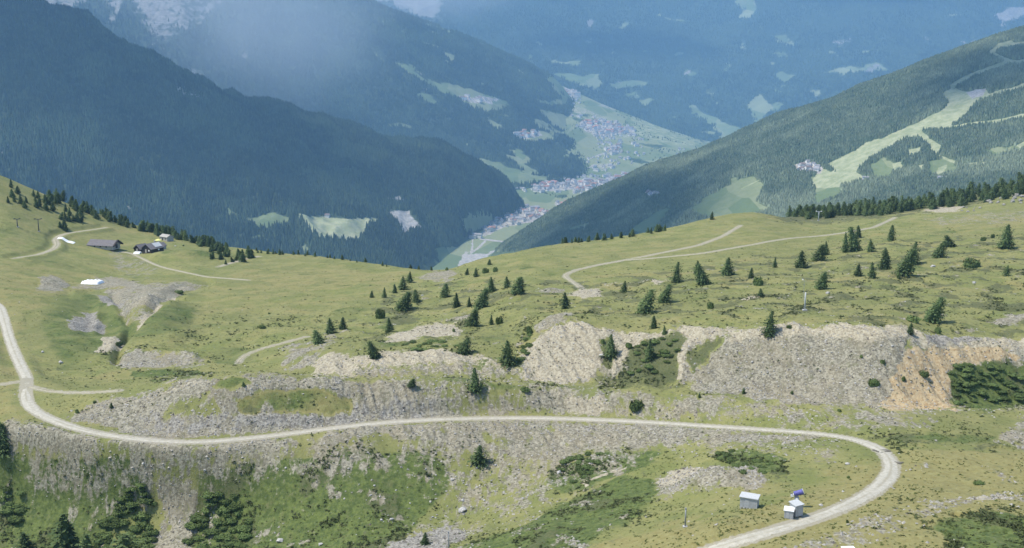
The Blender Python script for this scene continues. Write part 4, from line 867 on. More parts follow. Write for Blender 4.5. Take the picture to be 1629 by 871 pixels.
# tree lines on the crests
def crest_trees(n, pxr, linef, up, dy, h, sty, lab, grp, cap=999, dn=0):
    m = 0
    for i in range(n):
        px = RNG.uniform(*pxr); base = linef(px); t = RNG.random()
        # position behind the crest: column px, at distance crest + dy
        c = FG.hit(px, base+RNG.uniform(1, 2+dn), 300)
        if c is None: continue
        Y = c[1]+RNG.uniform(*dy)*(t); u = c[0]/c[1]; x = u*Y; z = float(FG.h(x, Y))
        k = depth((x, Y, z))/F; hh = RNG.uniform(*h)*k
        plant((x, Y, z), hh, hh*RNG.uniform(.55, .85), random.choice(sty), lab, 'tree', grp); m += 1
        if m >= cap: break
lx = lambda a, b: (lambda x: float(np.interp(x, a, b)))
crest_trees(105, (75, 350), lx([75,130,200,260,330,350],[313,334,358,370,390,395]), 0, (-14, 34), (8, 17), 'dprr', 'dark spruce in the tree line on the edge behind the farm', 'tree line behind the farm', dn=2)
crest_trees(34, (8, 130), lx([0,60,130],[285,310,336]), 0, (-45, 0), (9, 15), 'dnn', 'small dark spruce scattered on the upper left hillside', 'spruces on the upper left hillside', dn=14)
crest_trees(34, (335, 400), lx([335,400],[393,405]), 0, (-35, 10), (8, 15), 'drn', 'dark spruce around the end of the tree line right of the farm mound', 'trees right of the farm mound', dn=6)
crest_trees(30, (400, 700), lx([400,520,600,700],[401,409,421,430]), 0, (4, 22), (4, 9), 'dn', 'small treetop peeking over the meadow edge above the dark valley', 'treetops over the meadow edge')
crest_trees(26, (890, 1060), lx([890,980,1060],[388,378,366]), 0, (2, 14), (7, 13), 'dnp', 'small dark tree peeking over the ridge meadow above the valley', 'trees peeking over the ridge meadow')
plant(FG.hit(1132, 349, 300), 5, 3.0, 'n', 'single small spruce on the skyline of the ridge meadow', 'tree')
crest_trees(270, (1222, 1640), lx([1222,1260,1300,1400,1500,1560,1640],[336,343,343,338,326,318,300]), 0, (-25, 95), (10, 21), 'drrpp', 'dark pine in the dense wood behind the right crest', 'pines in the wood behind the right crest')
# ------------------------------------------------------------------ boulders
def rock_mesh(seed, n=18):
    r = np.random.default_rng(seed); bm = bmesh.new()
    for _ in range(n):
        d = r.normal(0, 1, 3); d /= np.linalg.norm(d); d *= r.uniform(.8, 1.05)
        bm.verts.new((d[0]*.5, d[1]*.42, d[2]*.36+.18))
    res = bmesh.ops.convex_hull(bm, input=bm.verts); bmesh.ops.delete(bm, geom=[v for v in bm.verts if not v.link_faces], context='VERTS')
    bmesh.ops.bevel(bm, geom=bm.edges[:], offset=.02, segments=1, affect='EDGES')
    me = bpy.data.meshes.new('boulder'); bm.to_mesh(me); bm.free(); return me
RK = [rock_mesh(100+k) for k in range(6)]; RKF = [m_.copy() for m_ in RK]
for m_ in RK: m_.materials.append(M['rock'])
for m_ in RKF: m_.materials.append(M['rock_far'])
def boulder(px, py, w_, lab, grp=None, far=False, tall=1.0):
    c = FG.hit(px, py, 60)
    if c is None: return
    s = w_*depth(c)/F; o = bpy.data.objects.new('boulder', random.choice(RKF if far else RK)); COL.objects.link(o)
    o.location = (c[0], c[1], c[2]-.12*s); o.scale = (s, s, s*tall*RNG.uniform(.85, 1.1)); o.rotation_euler = (0, 0, RNG.uniform(0, 6.28)); tag(o, lab, 'rock', grp)
for px, py, w_, lab in [(736,813,17,'largest white boulder on the green slope at the bottom, split by a crack'),(623,826,9,'white boulder on the green slope left of the split boulder'),(736,796,8,'white boulder just above the split boulder'),(607,827,7,'low white rock left of the white boulder on the green slope'),
    (719,763,8,'pale rock on the stony slope above the split boulder'),(445,861,15,'broad flat boulder at the bottom edge of the green slope'),(590,788,7,'white rock among low shrubs left of the split boulder'),(585,720,6,'white rock below the road left of the middle'),(724,690,6,'pale rock just under the road in the middle'),
    (890,752,11,'pale flat rock above the gully path'),(1348,738,10,'white boulder standing on the grass inside the road bend'),(1139,748,1,'tiny stone on the gravel mound'),(1317,467,9,'oval pale boulder right of the tall thin pole'),(1484,424,10,'pale boulder below the small spruces at the upper right'),(1549,450,9,'pale slab on the tan slope at the right'),
    (957,566,11,'rounded pale boulder beside the bush on the pale cut'),(1133,818,4,'small white stone left of the grey shed'),(455,744,6,'white stone on the upper left of the green slope'),(788,740,7,'grey rock on the stony slope'),(832,793,6,'pale rock on the spur slope'),(510,866,10,'pale rock at the bottom edge'),
    (548,793,5,'small white rock in the low shrubs'),(279,391,4,'little white rock right of the farmhouse'),(313,389,4,'little white rock on the mound rim right of the farm'),(68,560,7,'pale stone on the left meadow inside the road'),(97,577,10,'flat pale stone on the left meadow'),(1338,796,5,'pale stone on the grass left of the road bend'),
    (1306,804,9,'pale stone beside the shed with the snow gun'),(1341,782,6,'flat pale stone near the road bend'),(672,470,6,'pale stone on the knoll flank'),(228,737,7,'pale boulder high in the gravel gully'),(325,748,8,'pale boulder at the top of the right thicket')]:
    boulder(px, py, w_, lab)
for px, py in scatter_poly([(1560,326),(1572,306),(1600,292),(1629,284),(1640,330),(1590,326)], 34, 4):
    boulder(px, py, RNG.uniform(5, 12), 'pale angular block in the rock outcrop at the right end of the crest', 'blocks of the outcrop at the right end of the crest', True, 1.3)
for px, py in scatter_poly([(1530,328),(1560,326),(1560,340),(1530,338)], 8, 4): boulder(px, py, RNG.uniform(3, 7), 'small pale rock beside the bare patch under the outcrop', 'small rocks under the outcrop', True)
for P, n, a, b, lab, g_ in [([(560,740),(900,735),(870,800),(700,860),(560,850)], 46, 2.5, 5.5, 'small pale rock on the stony slope below the road', 'small rocks on the stony slope below the road'),
    ([(1100,560),(1430,530),(1420,630),(1120,630)], 40, 2.5, 5.5, 'small grey rock embedded in the big gravel cliff', 'small rocks in the big gravel cliff'),
    ([(60,700),(240,730),(300,790),(200,800),(60,800)], 24, 2, 4, 'small white stone on the green slope under the left of the road', 'white stones on the left slope')]:
    for px, py in scatter_poly(P, n, 5): boulder(px, py, RNG.uniform(a, b), lab, g_)
# ------------------------------------------------------------------ loose stones and low heath (stuff)
def scatter(name, n, wfun, smin, smax, mat, label, cat, flat, kind_mesh, colr=None):
    u = RNG.uniform(-.55, .55, n); y = np.exp(RNG.uniform(math.log(140), math.log(720), n)); x = u*y
    ok = RNG.random(n) < wfun(x, y); x, y = x[ok], y[ok]; z = FG.h(x, y); k = len(x)
    r = np.random.default_rng(5); T = []
    for q in range(6):
        if kind_mesh == 'rock':
            v = r.normal(0, 1, (6, 3)); v = np.array([[1,0,0],[-1,0,0],[0,1,0],[0,-1,0],[0,0,1],[0,0,-.6]])*r.uniform(.6, 1.1, (6, 1))
            v = v+r.normal(0, .15, v.shape); f = [(0,2,4),(2,1,4),(1,3,4),(3,0,4),(2,0,5),(1,2,5),(3,1,5),(0,3,5)]
        else:
            v = []; f = []
            for j in range(16):
                c = r.normal(0, .42, 3); c[2] = abs(c[2])*.8; a = r.normal(0, .38, 3); b = r.normal(0, .38, 3); v += [c-a, c+b, c+a*.8]; f.append((3*j, 3*j+1, 3*j+2))
            v = np.array(v)
        T.append((np.array(v), np.array(f)))
    VV = []; FF = []; b = 0
    sz = RNG.uniform(smin, smax, k)*RNG.uniform(.6, 1, k); pick = RNG.integers(0, 6, k)
    for q in range(6):
        ii = np.where(pick == q)[0]; v, f = T[q]; th = RNG.uniform(0, 6.28, len(ii)); c, s = np.cos(th), np.sin(th)
        vx = v[None, :, 0]*c[:, None]-v[None, :, 1]*s[:, None]; vy = v[None, :, 0]*s[:, None]+v[None, :, 1]*c[:, None]; vz = np.broadcast_to(v[None, :, 2], vx.shape)*flat
        P = np.stack([vx*sz[ii, None]+x[ii, None], vy*sz[ii, None]+y[ii, None], vz*sz[ii, None]+z[ii, None]], -1).reshape(-1, 3)
        VV.append(P); FF.append((f[None]+(np.arange(len(ii))*len(v))[:, None, None]).reshape(-1, 3)+b); b += len(P)
    o = link(name, fastmesh(name, np.concatenate(VV), np.concatenate(FF), smooth=False), mat); tag(o, label, cat, kind='stuff'); print(name, k)
M['heath'] = leaf_mat('heath_leaves', (.065, .085, .032), (.095, .115, .045), (.135, .135, .060), .25)
M['grassy'] = leaf_mat('lush_tussocks', (.075, .105, .028), (.115, .140, .038), (.150, .160, .055), .15)
M['stones'] = simple('loose_stone', (.40, .375, .33), .45, .6)
M['stones_dark'] = simple('dark_brown_stone', (.17, .15, .125), .4, .6)  # naturally darker brown stones mixed in with the pale ones
def rockw(x, y): return np.clip(wat('gra', x, y)+.8*wat('pal', x, y)+.8*wat('och', x, y)+wat('scr', x, y), 0, 1)*(wat('trk', x, y) < .1)
def clump(x, y, s, seed, lo=.0, hi=.3): return sstep(lo, hi, fbm(x, y, s, 3, seed))
scatter('loose_stones', 330000, lambda x, y: (rockw(x, y)**1.5*.5+.004)*(y < 460)*(.3+.7*clump(x, y, 9, 55)), .14, .62, M['stones'], 'loose pale stones covering the cuts and talus', 'stones', .7, 'rock')
scatter('dark_stones', 150000, lambda x, y: rockw(x, y)**1.5*.45*(y < 420)*(.2+.8*clump(x, y, 6, 56)), .14, .55, M['stones_dark'], 'darker brown stones lying among the pale gravel', 'stones', .7, 'rock')
scatter('heath_shrubs', 300000, lambda x, y: np.clip(wat('hea', x, y)*.8*clump(x, y, 12, 57, .0, .25)+.5*wat('lus', x, y)*clump(x, y, 10, 58, .05, .3)*(y < 330)+.02*clump(x, y, 30, 59, .1, .4), 0, 1)*(rockw(x, y) < .75)*(wat('trk', x, y) < .1)*(.35+.65*(y < 420)), .25, .75, M['heath'], 'low juniper and heather cushions dotting the slopes', 'shrubs', .75, 'leaf')
scatter('grass_tussocks', 330000, lambda x, y: .22*(1-rockw(x, y))*(wat('trk', x, y) < .1)*(.2+.8*clump(x, y, 16, 60, -.1, .3)), .14, .40, M['grassy'], 'tufts of coarse alpine grass over the meadows', 'grass', .55, 'leaf')
scatter('talus_plants', 90000, lambda x, y: .35*rockw(x, y)*clump(x, y, 14, 61, .0, .3)*(y < 340), .2, .5, M['heath'], 'sparse green plants growing between talus stones', 'plants', .6, 'leaf')
# ------------------------------------------------------------------ sheds, snow gun, poles
def at(px, py): return FG.hit(px, py, 60)
c = at(1192, 807); k = depth(c)/F
e = empty('tool_shed', (c[0], c[1], c[2]+.05), math.radians(-24), label='grey sheet metal shed on stone blocks with a pale flat roof', cat='shed')
L_, D_, H_ = 3.1, 1.9, 1.95
m_ = MB(); m_.box((0, 0, H_/2+.2), (L_, D_, H_)); m_.build('wall', M['zinc'], e)
m_ = MB()
for i in range(int(L_/.26)): m_.box((-L_/2+.13+i*.26, -D_/2-.012, H_/2+.2), (.05, .024, H_-.1))
for i in range(int(D_/.26)): m_.box((-L_/2-.012, -D_/2+.13+i*.26, H_/2+.2), (.024, .05, H_-.1))
m_.build('wall_rib', M['zinc'], e)
m_ = MB(); m_.box((0, 0, H_+.29), (L_+.35, D_+.35, .14), rx=.05); m_.build('roof', M['zinc_light'], e)
m_ = MB(); m_.box((-.3, -D_/2-.03, 1.1), (.75, .03, 1.6)); m_.build('door', M['zinc'], e)
for i, x_ in enumerate((-1.4, -.85, -.3, .3, .85, 1.4)):
    m_ = MB(); m_.box((x_, -D_/2+.05, .02), (.3, .35, .4), rz=.2*i); m_.build('stone_block', M['concrete'], e)
# pair of sheds + snow gun
c = at(1258, 823)
e = empty('metal_cabinet', (c[0]-.35, c[1], c[2]), math.radians(-20), label='small pale metal hut with a bright white roof beside the road bend', cat='shed')
m_ = MB(); m_.box((0, 0, .75), (1.5, 1.3, 1.6)); m_.build('wall', M['zinc'], e)
m_ = MB()
for i in range(6): m_.box((-.63+i*.25, -.662, .75), (.04, .024, 1.5)); m_.box((.762, -.6+i*.22, .75), (.024, .04, 1.5))
m_.build('wall_rib', M['zinc'], e)
m_ = MB(); m_.box((0, 0, 1.62), (1.75, 1.55, .12), rx=.14); m_.build('roof', M['white'], e)
m_ = MB(); m_.box((-.15, -.67, .8), (.6, .03, 1.3)); m_.build('door', M['zinc'], e)
e = empty('metal_cabinet', (c[0]+1.15, c[1]+1.0, c[2]+.15), math.radians(28), label='taller grey metal hut between the white-roofed hut and the snow gun', cat='shed')
m_ = MB(); m_.box((0, 0, 1.0), (1.7, 1.6, 2.1)); m_.build('wall', M['zinc'], e)
m_ = MB()
for i in range(7): m_.box((-.75+i*.25, -.812, 1.0), (.04, .024, 2.0)); m_.box((-.862, -.72+i*.24, 1.0), (.024, .04, 2.0))
m_.build('wall_rib', M['zinc'], e)
m_ = MB(); m_.box((0, 0, 2.12), (2.0, 1.9, .14), rx=.12); m_.build('roof', M['zinc_light'], e)
m_ = MB(); m_.box((0, -.82, 1.0), (.65, .03, 1.7)); m_.build('door', M['zinc'], e)
c = at(1266, 808)
e = empty('snow_gun', (c[0]+.25, c[1]+.6, c[2]+.1), math.radians(-15), label='snow gun with a blue violet fan barrel behind the two metal huts', cat='snow gun')
m_ = MB(); m_.tube([(0, 0, 0), (0, 0, .3), (0, 0, 1.3), (0, 0, 1.75)], [.95, .85, .42, .38], n=12); m_.build('base', M['zinc_light'], e, True)
m_ = MB(); m_.tube([(0, 0, 1.7), (0, 0, 2.3)], [.28, .2], n=10); m_.build('mast', M['steel'], e, True)
m_ = MB(); m_.tube([(-.55, -.1, 2.35), (-.5, -.1, 2.37), (.1, 0, 2.55), (.75, .1, 2.75), (.95, .13, 2.82)], [.30, .42, .45, .50, .56], n=16); bar = m_.build('fan_barrel', M['blue'], e, True)
m_ = MB(); m_.tube([(.94, .12, 2.81), (1.04, .15, 2.84)], [.60, .58], n=16); m_.build('nozzle_ring', M['zinc'], bar, True)
m_ = MB()
for q in range(6): m_.box((-.58, -.1, 2.35), (.03, .06, .76), rx=q*math.pi/6)
m_.build('intake_grille', M['white'], bar)
m_ = MB(); m_.box((-.85, -.3, 2.15), (.5, .4, .45)); m_.build('control_box', M['white'], e)
m_ = MB(); m_.tube([(-.9, -.3, 2.35), (-1.15, -.4, 2.5)], .05); m_.tube([(-.7, -.35, 2.35), (-.95, -.55, 2.6)], .05); m_.build('hose', M['darksteel'], e)
def pole(px, py, hpx, r, lab, mat='steel', cat='pole', extra=None, name='pole'):
    c = at(px, py); k = depth(c)/F; h = hpx*k
    e = empty(name, tuple(c), 0, label=lab, cat=cat)
    m_ = MB(); m_.tube([(0, 0, -.4), (0, 0, h*.6), (0, 0, h)], [r, r*.9, r*.8], n=8); m_.build('mast', M[mat], e, True)
    m_ = MB(); m_.box((0, 0, .05), (r*5, r*5, .3)); m_.build('footing', M['concrete'], e)
    if extra: extra(e, h)
    return e
def cap(e, h): m_ = MB(); m_.box((0, 0, h+.06), (.34, .34, .16)); m_.build('cap', M['steel'], e)
pole(1090, 838, 31, .16, 'weathered grey post standing on the grass left of the grey shed', extra=cap)
pole(714, 880, 36, .13, 'weathered grey post at the bottom edge beside the scree patch', extra=cap)
def tall(e, h):
    m_ = MB(); m_.tube([(-.45, .4, h*.5), (-.5, .4, h*1.75)], .05, n=6); m_.build('whip_mast', M['steel'], e)
    m_ = MB(); m_.box((-.5, .4, h*1.62), (1.5, .07, .07)); m_.box((-.5, .4, h*1.4), (.9, .06, .06)); m_.build('crossarm', M['steel'], e)
    m_ = MB(); m_.box((-1.0, .4, h*1.7), (.35, .3, .3)); m_.build('sensor', M['white'], e)
pole(1280, 493, 29, .26, 'pale post with a tall thin mast standing on the green slope above the gravel cliff', 'zinc_light', extra=tall)
def pylon(px, py, hpx, wpx, mat, lab):
    c = at(px, py); k = depth(c)/F; h = hpx*k; w_ = wpx*k
    e = empty('lift_pylon', tuple(c), 0, label=lab, cat='pylon')
    m_ = MB(); m_.tube([(0, 0, -.5), (0, 0, h)], [.32, .22], n=10); m_.build('mast', M[mat], e, True)
    m_ = MB(); m_.box((0, 0, h), (w_, .35, .28)); m_.box((0, 0, h-.5), (w_*.35, .25, .18)); m_.build('crossarm', M[mat], e)
    for s in (-1, 1):
        m_ = MB(); m_.box((s*w_/2, 0, h+.1), (.2, 2.2, .3)); m_.tube([(s*w_/2, -1, h+.3), (s*w_/2, 1, h+.3)], .14); m_.build('sheave_bank', M[mat], e)
    m_ = MB(); m_.box((0, 0, .1), (1.1, 1.1, .6)); m_.build('footing', M['concrete'], e)
pylon(62, 368, 20, 10, 'darksteel', 'dark T-shaped lift pylon on the left meadow, right and taller of the two')
pylon(28, 361, 13, 8, 'darksteel', 'dark T-shaped lift pylon on the left meadow, left and smaller of the two')
pylon(1302, 351, 15, 8, 'zinc_light', 'pale T-shaped pylon against the wood on the right crest')
# ------------------------------------------------------------------ farm
def gable(e, L_, D_, H_, R_, wall, roof, over=.5, x=0, y=0, rz=0, roofname='roof'):
    g_ = empty('building_part', (0, 0, 0)) if False else None
    ca, sa = math.cos(rz), math.sin(rz)
    def tr_(m):
        m.v = [(x+a*ca-b*sa, y+a*sa+b*ca, c_) for a, b, c_ in m.v]; return m
    m = MB(); m.prism([(-D_/2, -.6), (D_/2, -.6), (D_/2, H_), (0, H_+R_), (-D_/2, H_)], -L_/2, L_/2); m.v = [(b, a, c_) for a, b, c_ in m.v]; w_ = tr_(m).build('wall', wall, e)
    s = R_/(D_/2); m = MB(); o = over
    m.prism([(-D_/2-o, H_-o*s+.12), (0, H_+R_+.12), (D_/2+o, H_-o*s+.12), (D_/2+o, H_-o*s+.34), (0, H_+R_+.36), (-D_/2-o, H_-o*s+.34)], -L_/2-o, L_/2+o); m.v = [(b, a, c_) for a, b, c_ in m.v]
    r_ = tr_(m).build(roofname, roof, e)
    return w_, r_
def parts(e, items):
    for nm_, c_, d_, mat in items:
        m_ = MB(); m_.box(c_, d_); m_.build(nm_, M[mat], e)
c = at(163, 395); e = empty('barn', (c[0], c[1]+3, c[2]+.1), math.radians(-14), label='long low barn with grey brown roof and pale stone gable, left of the farmhouse', cat='barn')
gable(e, 17, 7.5, 2.0, 2.5, M['stone'], M['roofgrey'], .7)
parts(e, [('door', (8.55, 0, 1.2), (.12, 2.0, 2.3), 'roofdark'), ('gable_board', (9.25, -2.4, 2.2), (.2, 3.0, .5), 'roofdark'), ('window', (4, -3.8, 1.2), (1.0, .1, .7), 'dark'), ('window', (0, -3.8, 1.2), (1.0, .1, .7), 'dark'), ('window', (-4, -3.8, 1.2), (1.0, .1, .7), 'dark')])
m_ = MB(); m_.prism([(-4.6, 1.55), (0, 4.6), (4.6, 1.55), (4.6, 2.3), (0, 5.3), (-4.6, 2.3)], 9.2, 10.2); m_.v = [(b, a, z_) for a, b, z_ in m_.v]; m_.build('bargeboard', M['roofdark'], e)
c = at(240, 402); e = empty('farmhouse', (c[0], c[1]+4, c[2]), math.radians(62), label='dark timber farmhouse with a pale grey metal roof panel, beside the yellow parasol', cat='house')
gable(e, 10, 7.5, 2.6, 2.6, M['roofdark'], M['roofgrey'], .6)
m_ = MB(); m_.box((1.5, -2.1, 4.35), (5.5, 3.6, .12), rx=math.atan(2.6/3.75)); m_.build('roof_panel', M['zinc_light'], e)
parts(e, [('door', (-5.06, .5, 1.2), (.12, 1.1, 2.1), 'stone'), ('window', (-5.06, -2, 1.6), (.12, .9, .9), 'white'), ('chimney', (2.6, .8, 5.6), (.8, .8, 1.5), 'stone'), ('window', (1, -3.8, 1.6), (1, .12, .9), 'white')])
c = at(219, 400); e = empty('stable', (c[0]+1, c[1]+3.5, c[2]), math.radians(62), label='dark low stable with pointed timber roof, between barn and farmhouse', cat='stable')
gable(e, 6.5, 5.2, 1.6, 2.2, M['roofdark'], M['roofgrey'], .5)
parts(e, [('door', (-3.3, 0, .9), (.1, 1.2, 1.8), 'stone'), ('window', (0, -2.68, 1.0), (.9, .12, .6), 'white')])
m_ = MB(); m_.box((-1, 1.5, 3.1), (5, 3.2, .15), rx=-.7); m_.build('roof_panel', M['roofdark'], e)
c = at(249, 397); e = empty('lean_to', (c[0]+1.0, c[1]+3.5, c[2]), math.radians(62), label='small grey roofed extension on the right end of the farmhouse', cat='shed')
gable(e, 6, 4.5, 1.8, 1.7, M['stone'], M['roofgrey'], .4); parts(e, [('door', (-3.05, 0, .95), (.1, 1, 1.8), 'roofdark')])
def sheet(px, py, wpx, dm, hm, rz, lab, name='white_tarpaulin', cat='tarpaulin'):
    c = at(px, py); k = depth(c)/F; w_ = wpx*k; n, m2 = 22, 10; V = []; rr = random.Random(px)
    for i in range(n):
        for j in range(m2):
            a = i/(n-1); b = j/(m2-1); ed = min(a, 1-a, b, 1-b)*2
            x_ = (a-.5)*w_; y_ = (b-.5)*dm; x2 = c[0]+x_*math.cos(rz)-y_*math.sin(rz); y2 = c[1]+dm/2+x_*math.sin(rz)+y_*math.cos(rz)
            hh = hm*min(1, ed*5)**.6*(1+.12*math.sin(i*1.3)+.1*math.sin(j*2+i*.4)) if ed > 0 else -.15
            V.append((x2, y2, float(FG.h(x2, y2))+.05+hh))
    Fq = [(i*m2+j, (i+1)*m2+j, (i+1)*m2+j+1, i*m2+j+1) for i in range(n-1) for j in range(m2-1)]
    mm = MB(); mm.add(V, Fq); tag(mm.build(name, M['white'], smooth=True), lab, cat)
sheet(142, 452, 28, 9, 1.5, 0, 'bright white tarpaulin over a heap above the grey hollow')
sheet(103, 383, 26, 4, .4, .1, 'long white sheet lying beside the bend of the farm track')
sheet(217, 404, 11, 4, .9, 0, 'small white sheet in front of the stable')
c = at(263, 383); e = empty('stone_hut', (c[0], c[1]+3, c[2]), math.radians(-35), label='pale stone hut with pale flat-pitched roof against the dark tree line', cat='hut')
gable(e, 7.5, 5, 2.4, 1.2, M['stone'], M['stone'], .3); parts(e, [('door', (-1, -2.56, 1.0), (1.0, .1, 1.9), 'roofdark'), ('window', (2, -2.56, 1.4), (.7, .1, .6), 'dark')])
c = at(252, 388); e = empty('parasol', tuple(c), 0, label='pale yellow parasol standing behind the farmhouse', cat='parasol')
m_ = MB(); m_.tube([(0, 0, 0), (0, 0, 3.2)], .06); m_.build('pole', M['steel'], e)
m_ = MB(); ks = [math.tau*q/8 for q in range(8)]; m_.add([(2.1*math.cos(t), 2.1*math.sin(t), 2.6) for t in ks]+[(0, 0, 3.5), (0, 0, 3.3)]+[(2.05*math.cos(t), 2.05*math.sin(t), 2.5) for t in ks], [(q, (q+1) % 8, 8) for q in range(8)]+[(10+(q+1) % 8, 10+q, 9) for q in range(8)]+[(q, 10+q, 10+(q+1) % 8, (q+1) % 8) for q in range(8)]); m_.build('canopy', M['yellow'], e)
c = FG.hit(1350, 885, 60)
if c is not None:
    e = empty('hut', tuple(c), .1, label='pale sheet roof of a hut just entering at the bottom edge', cat='hut')
    m_ = MB(); m_.box((0, 0, .5), (1.7, 1.4, 1.4)); m_.build('wall', M['zinc'], e); m_ = MB(); m_.box((0, 0, 1.27), (2.0, 1.7, .12)); m_.build('roof', M['white'], e)
# ------------------------------------------------------------------ village houses
def house_mesh(L_, D_, H_, R_, roof, wall='hwhite'):
    m = MB(); m.prism([(-D_/2, -3), (D_/2, -3), (D_/2, H_), (0, H_+R_), (-D_/2, H_)], -L_/2, L_/2, 0); s = R_/(D_/2); o = .9
    m.prism([(-D_/2-o, H_-o*s+.1), (0, H_+R_+.1), (D_/2+o, H_-o*s+.1), (D_/2+o, H_-o*s+.6), (0, H_+R_+.7), (-D_/2-o, H_-o*s+.6)], -L_/2-o, L_/2+o, 1)
    for i in range(3):
        for j in range(2): m.box((D_/2, -L_/2+L_*(i+.5)/3, H_*(.3+.45*j)), (.3, 1.4, 1.5), 2)
    me = m.mesh('house'); [me.materials.append(M[x]) for x in (wall, roof, 'dark')]; return me
HM = [house_mesh(18, 13, 9, 4, 'hroof'), house_mesh(14, 12, 8, 4, 'hroofgrey'), house_mesh(24, 14, 11, 4, 'hroofred'), house_mesh(13, 11, 7, 3.5, 'hroofgrey'), house_mesh(30, 13, 12, 3, 'hroofgrey'), house_mesh(16, 12, 8, 4, 'hroofred')]
clusters = [(Fs,[(797,345),(825,332),(872,334),(888,345),(850,350),(800,358),(775,372),(762,374),(785,350)],52,1.0,'in the lowest village above the big green field','houses of the lowest village'),
 (Fs,[(880,322),(930,320),(955,324),(940,333),(900,343)],24,1.0,'in the hamlet between the lowest village and the town','houses between village and town'),
 (Fs,[(822,291),(870,285),(905,288),(902,302),(860,300)],30,1.1,'in the left part of the valley town','houses in the left part of the town'),
 (Fs,[(905,288),(960,288),(1000,278),(1020,285),(995,300),(960,310),(915,302)],62,1.1,'in the dense middle of the valley town','houses in the dense middle of the town'),
 (Fs,[(1030,270),(1052,264),(1060,268),(1040,275)],9,1.1,'at the right end of the town beside the dark ridge','houses at the right end of the town'),
 (Fs,[(920,193),(950,190),(1005,206),(1000,212),(960,214),(935,206)],48,1.1,'in the upper village on the green fan','houses of the upper village on the fan'),
 (Fs,[(962,234),(984,230),(986,242),(966,243)],14,1.1,'in the hamlet in the middle of the green fan','houses of the hamlet on the fan'),
 (Fs,[(898,140),(914,142),(920,150),(900,160)],14,1.1,'in the highest hamlet at the top of the green fan','houses of the highest fan hamlet'),
 (Cs,[(818,214),(835,209),(856,210),(858,216),(825,219)],16,1.1,'on the terrace of the wooded flank left of the fan','houses on the wooded terrace'),
 (Cs,[(728,153),(745,154),(790,159),(785,164),(740,160)],8,1.1,'on the long meadow strip high on the flank','houses on the high meadow strip'),
 (Es,[(1264,263),(1285,257),(1308,268),(1300,275),(1272,274)],16,.6,'in the resort hamlet at the foot of the ski runs','houses at the foot of the ski runs'),
 (Es,[(1022,308),(1040,304),(1050,307),(1032,311)],6,.6,'in the tiny clearing hamlet on the lower right ridge','houses in the clearing hamlet')]
for S, P, n, sc, where, grp in clusters:
    for px, py in scatter_poly(P, n, 2.2):
        c = S.hit(px, py, 2500 if S is Es else 4600)
        if c is None: continue
        o = bpy.data.objects.new('house', HM[(0, 1, 3)[int(RNG.integers(0, 3))] if S is Es else int(RNG.integers(0, 6))]); COL.objects.link(o); s = sc*RNG.uniform(1.0, 1.9)
        o.location = tuple(c); o.rotation_euler = (0, 0, RNG.choice([.3, .3+math.pi/2, -.4, 1.0])); o.scale = (s, s, s); tag(o, 'small pale house '+where, 'house', grp)
OUT = [([(790,338),(830,326),(890,338),(880,352),(800,362),(765,377),(750,382)], 70), ([(880,326),(955,316),(975,322),(940,340),(890,348)], 70), ([(815,294),(870,284),(1000,276),(1050,262),(1060,270),(1000,302),(960,316),(900,306),(825,306)], 190),
  ([(905,180),(950,186),(1015,205),(1010,216),(950,218),(915,200)], 80), ([(945,214),(990,222),(990,246),(955,246)], 34), ([(893,138),(925,142),(930,165),(900,168)], 30), ([(930,252),(1000,240),(1010,262),(950,276)], 34), ([(1000,215),(1110,240),(1060,262),(1000,250)], 16)]
VV = []; FF = []; MI = []; nb = 0
for P, n in OUT:
    for px, py in scatter_poly(P, n, 1.2):
        c = Fs.hit(px, py, 4600)
        if c is None: continue
        hm_ = HM[int(RNG.integers(0, 6))]; s = RNG.uniform(.8, 1.6); a = RNG.uniform(0, 3.1); R_ = np.array([[math.cos(a), -math.sin(a), 0], [math.sin(a), math.cos(a), 0], [0, 0, 1]])
        for vs, fs, mi_ in [([(v.co[:]) for v in hm_.vertices], [(tuple(p.vertices), p.material_index) for p in hm_.polygons], 0)]:
            VV += [tuple(R_ @ (np.array(v)*s)+c) for v in vs]; FF += [tuple(i+nb for i in f) for f, m__ in fs]; MI += [m__ for f, m__ in fs]; nb += len(vs)
me = bpy.data.meshes.new('far_houses'); me.from_pydata(VV, [], FF); me.polygons.foreach_set('material_index', MI); o = link('far_houses', me, [M['hwhite'], M['hroofgrey'], M['dark']]); tag(o, 'crowd of small pale houses filling the valley villages', 'houses', kind='stuff')
for px, py, S, lab in [(752,379,Fs,'white building beside the road junction at the mouth of the valley'),(521,345,Bs,'tiny white house on the meadow of the dark slope'),(1378,286,Es,'white building in the clearing at the bottom of the ski runs'),(1498,286,Es,'pale building behind the pine wood on the right')]:
    c = S.hit(px, py, 2000)
    if c is None: print('miss', lab); continue
    o = bpy.data.objects.new('house', HM[4 if S is not Bs else 0]); COL.objects.link(o); o.location = tuple(c); o.rotation_euler = (0, 0, 1.3); o.scale = (.7 if S is Es else 1.1,)*3; tag(o, lab, 'house')
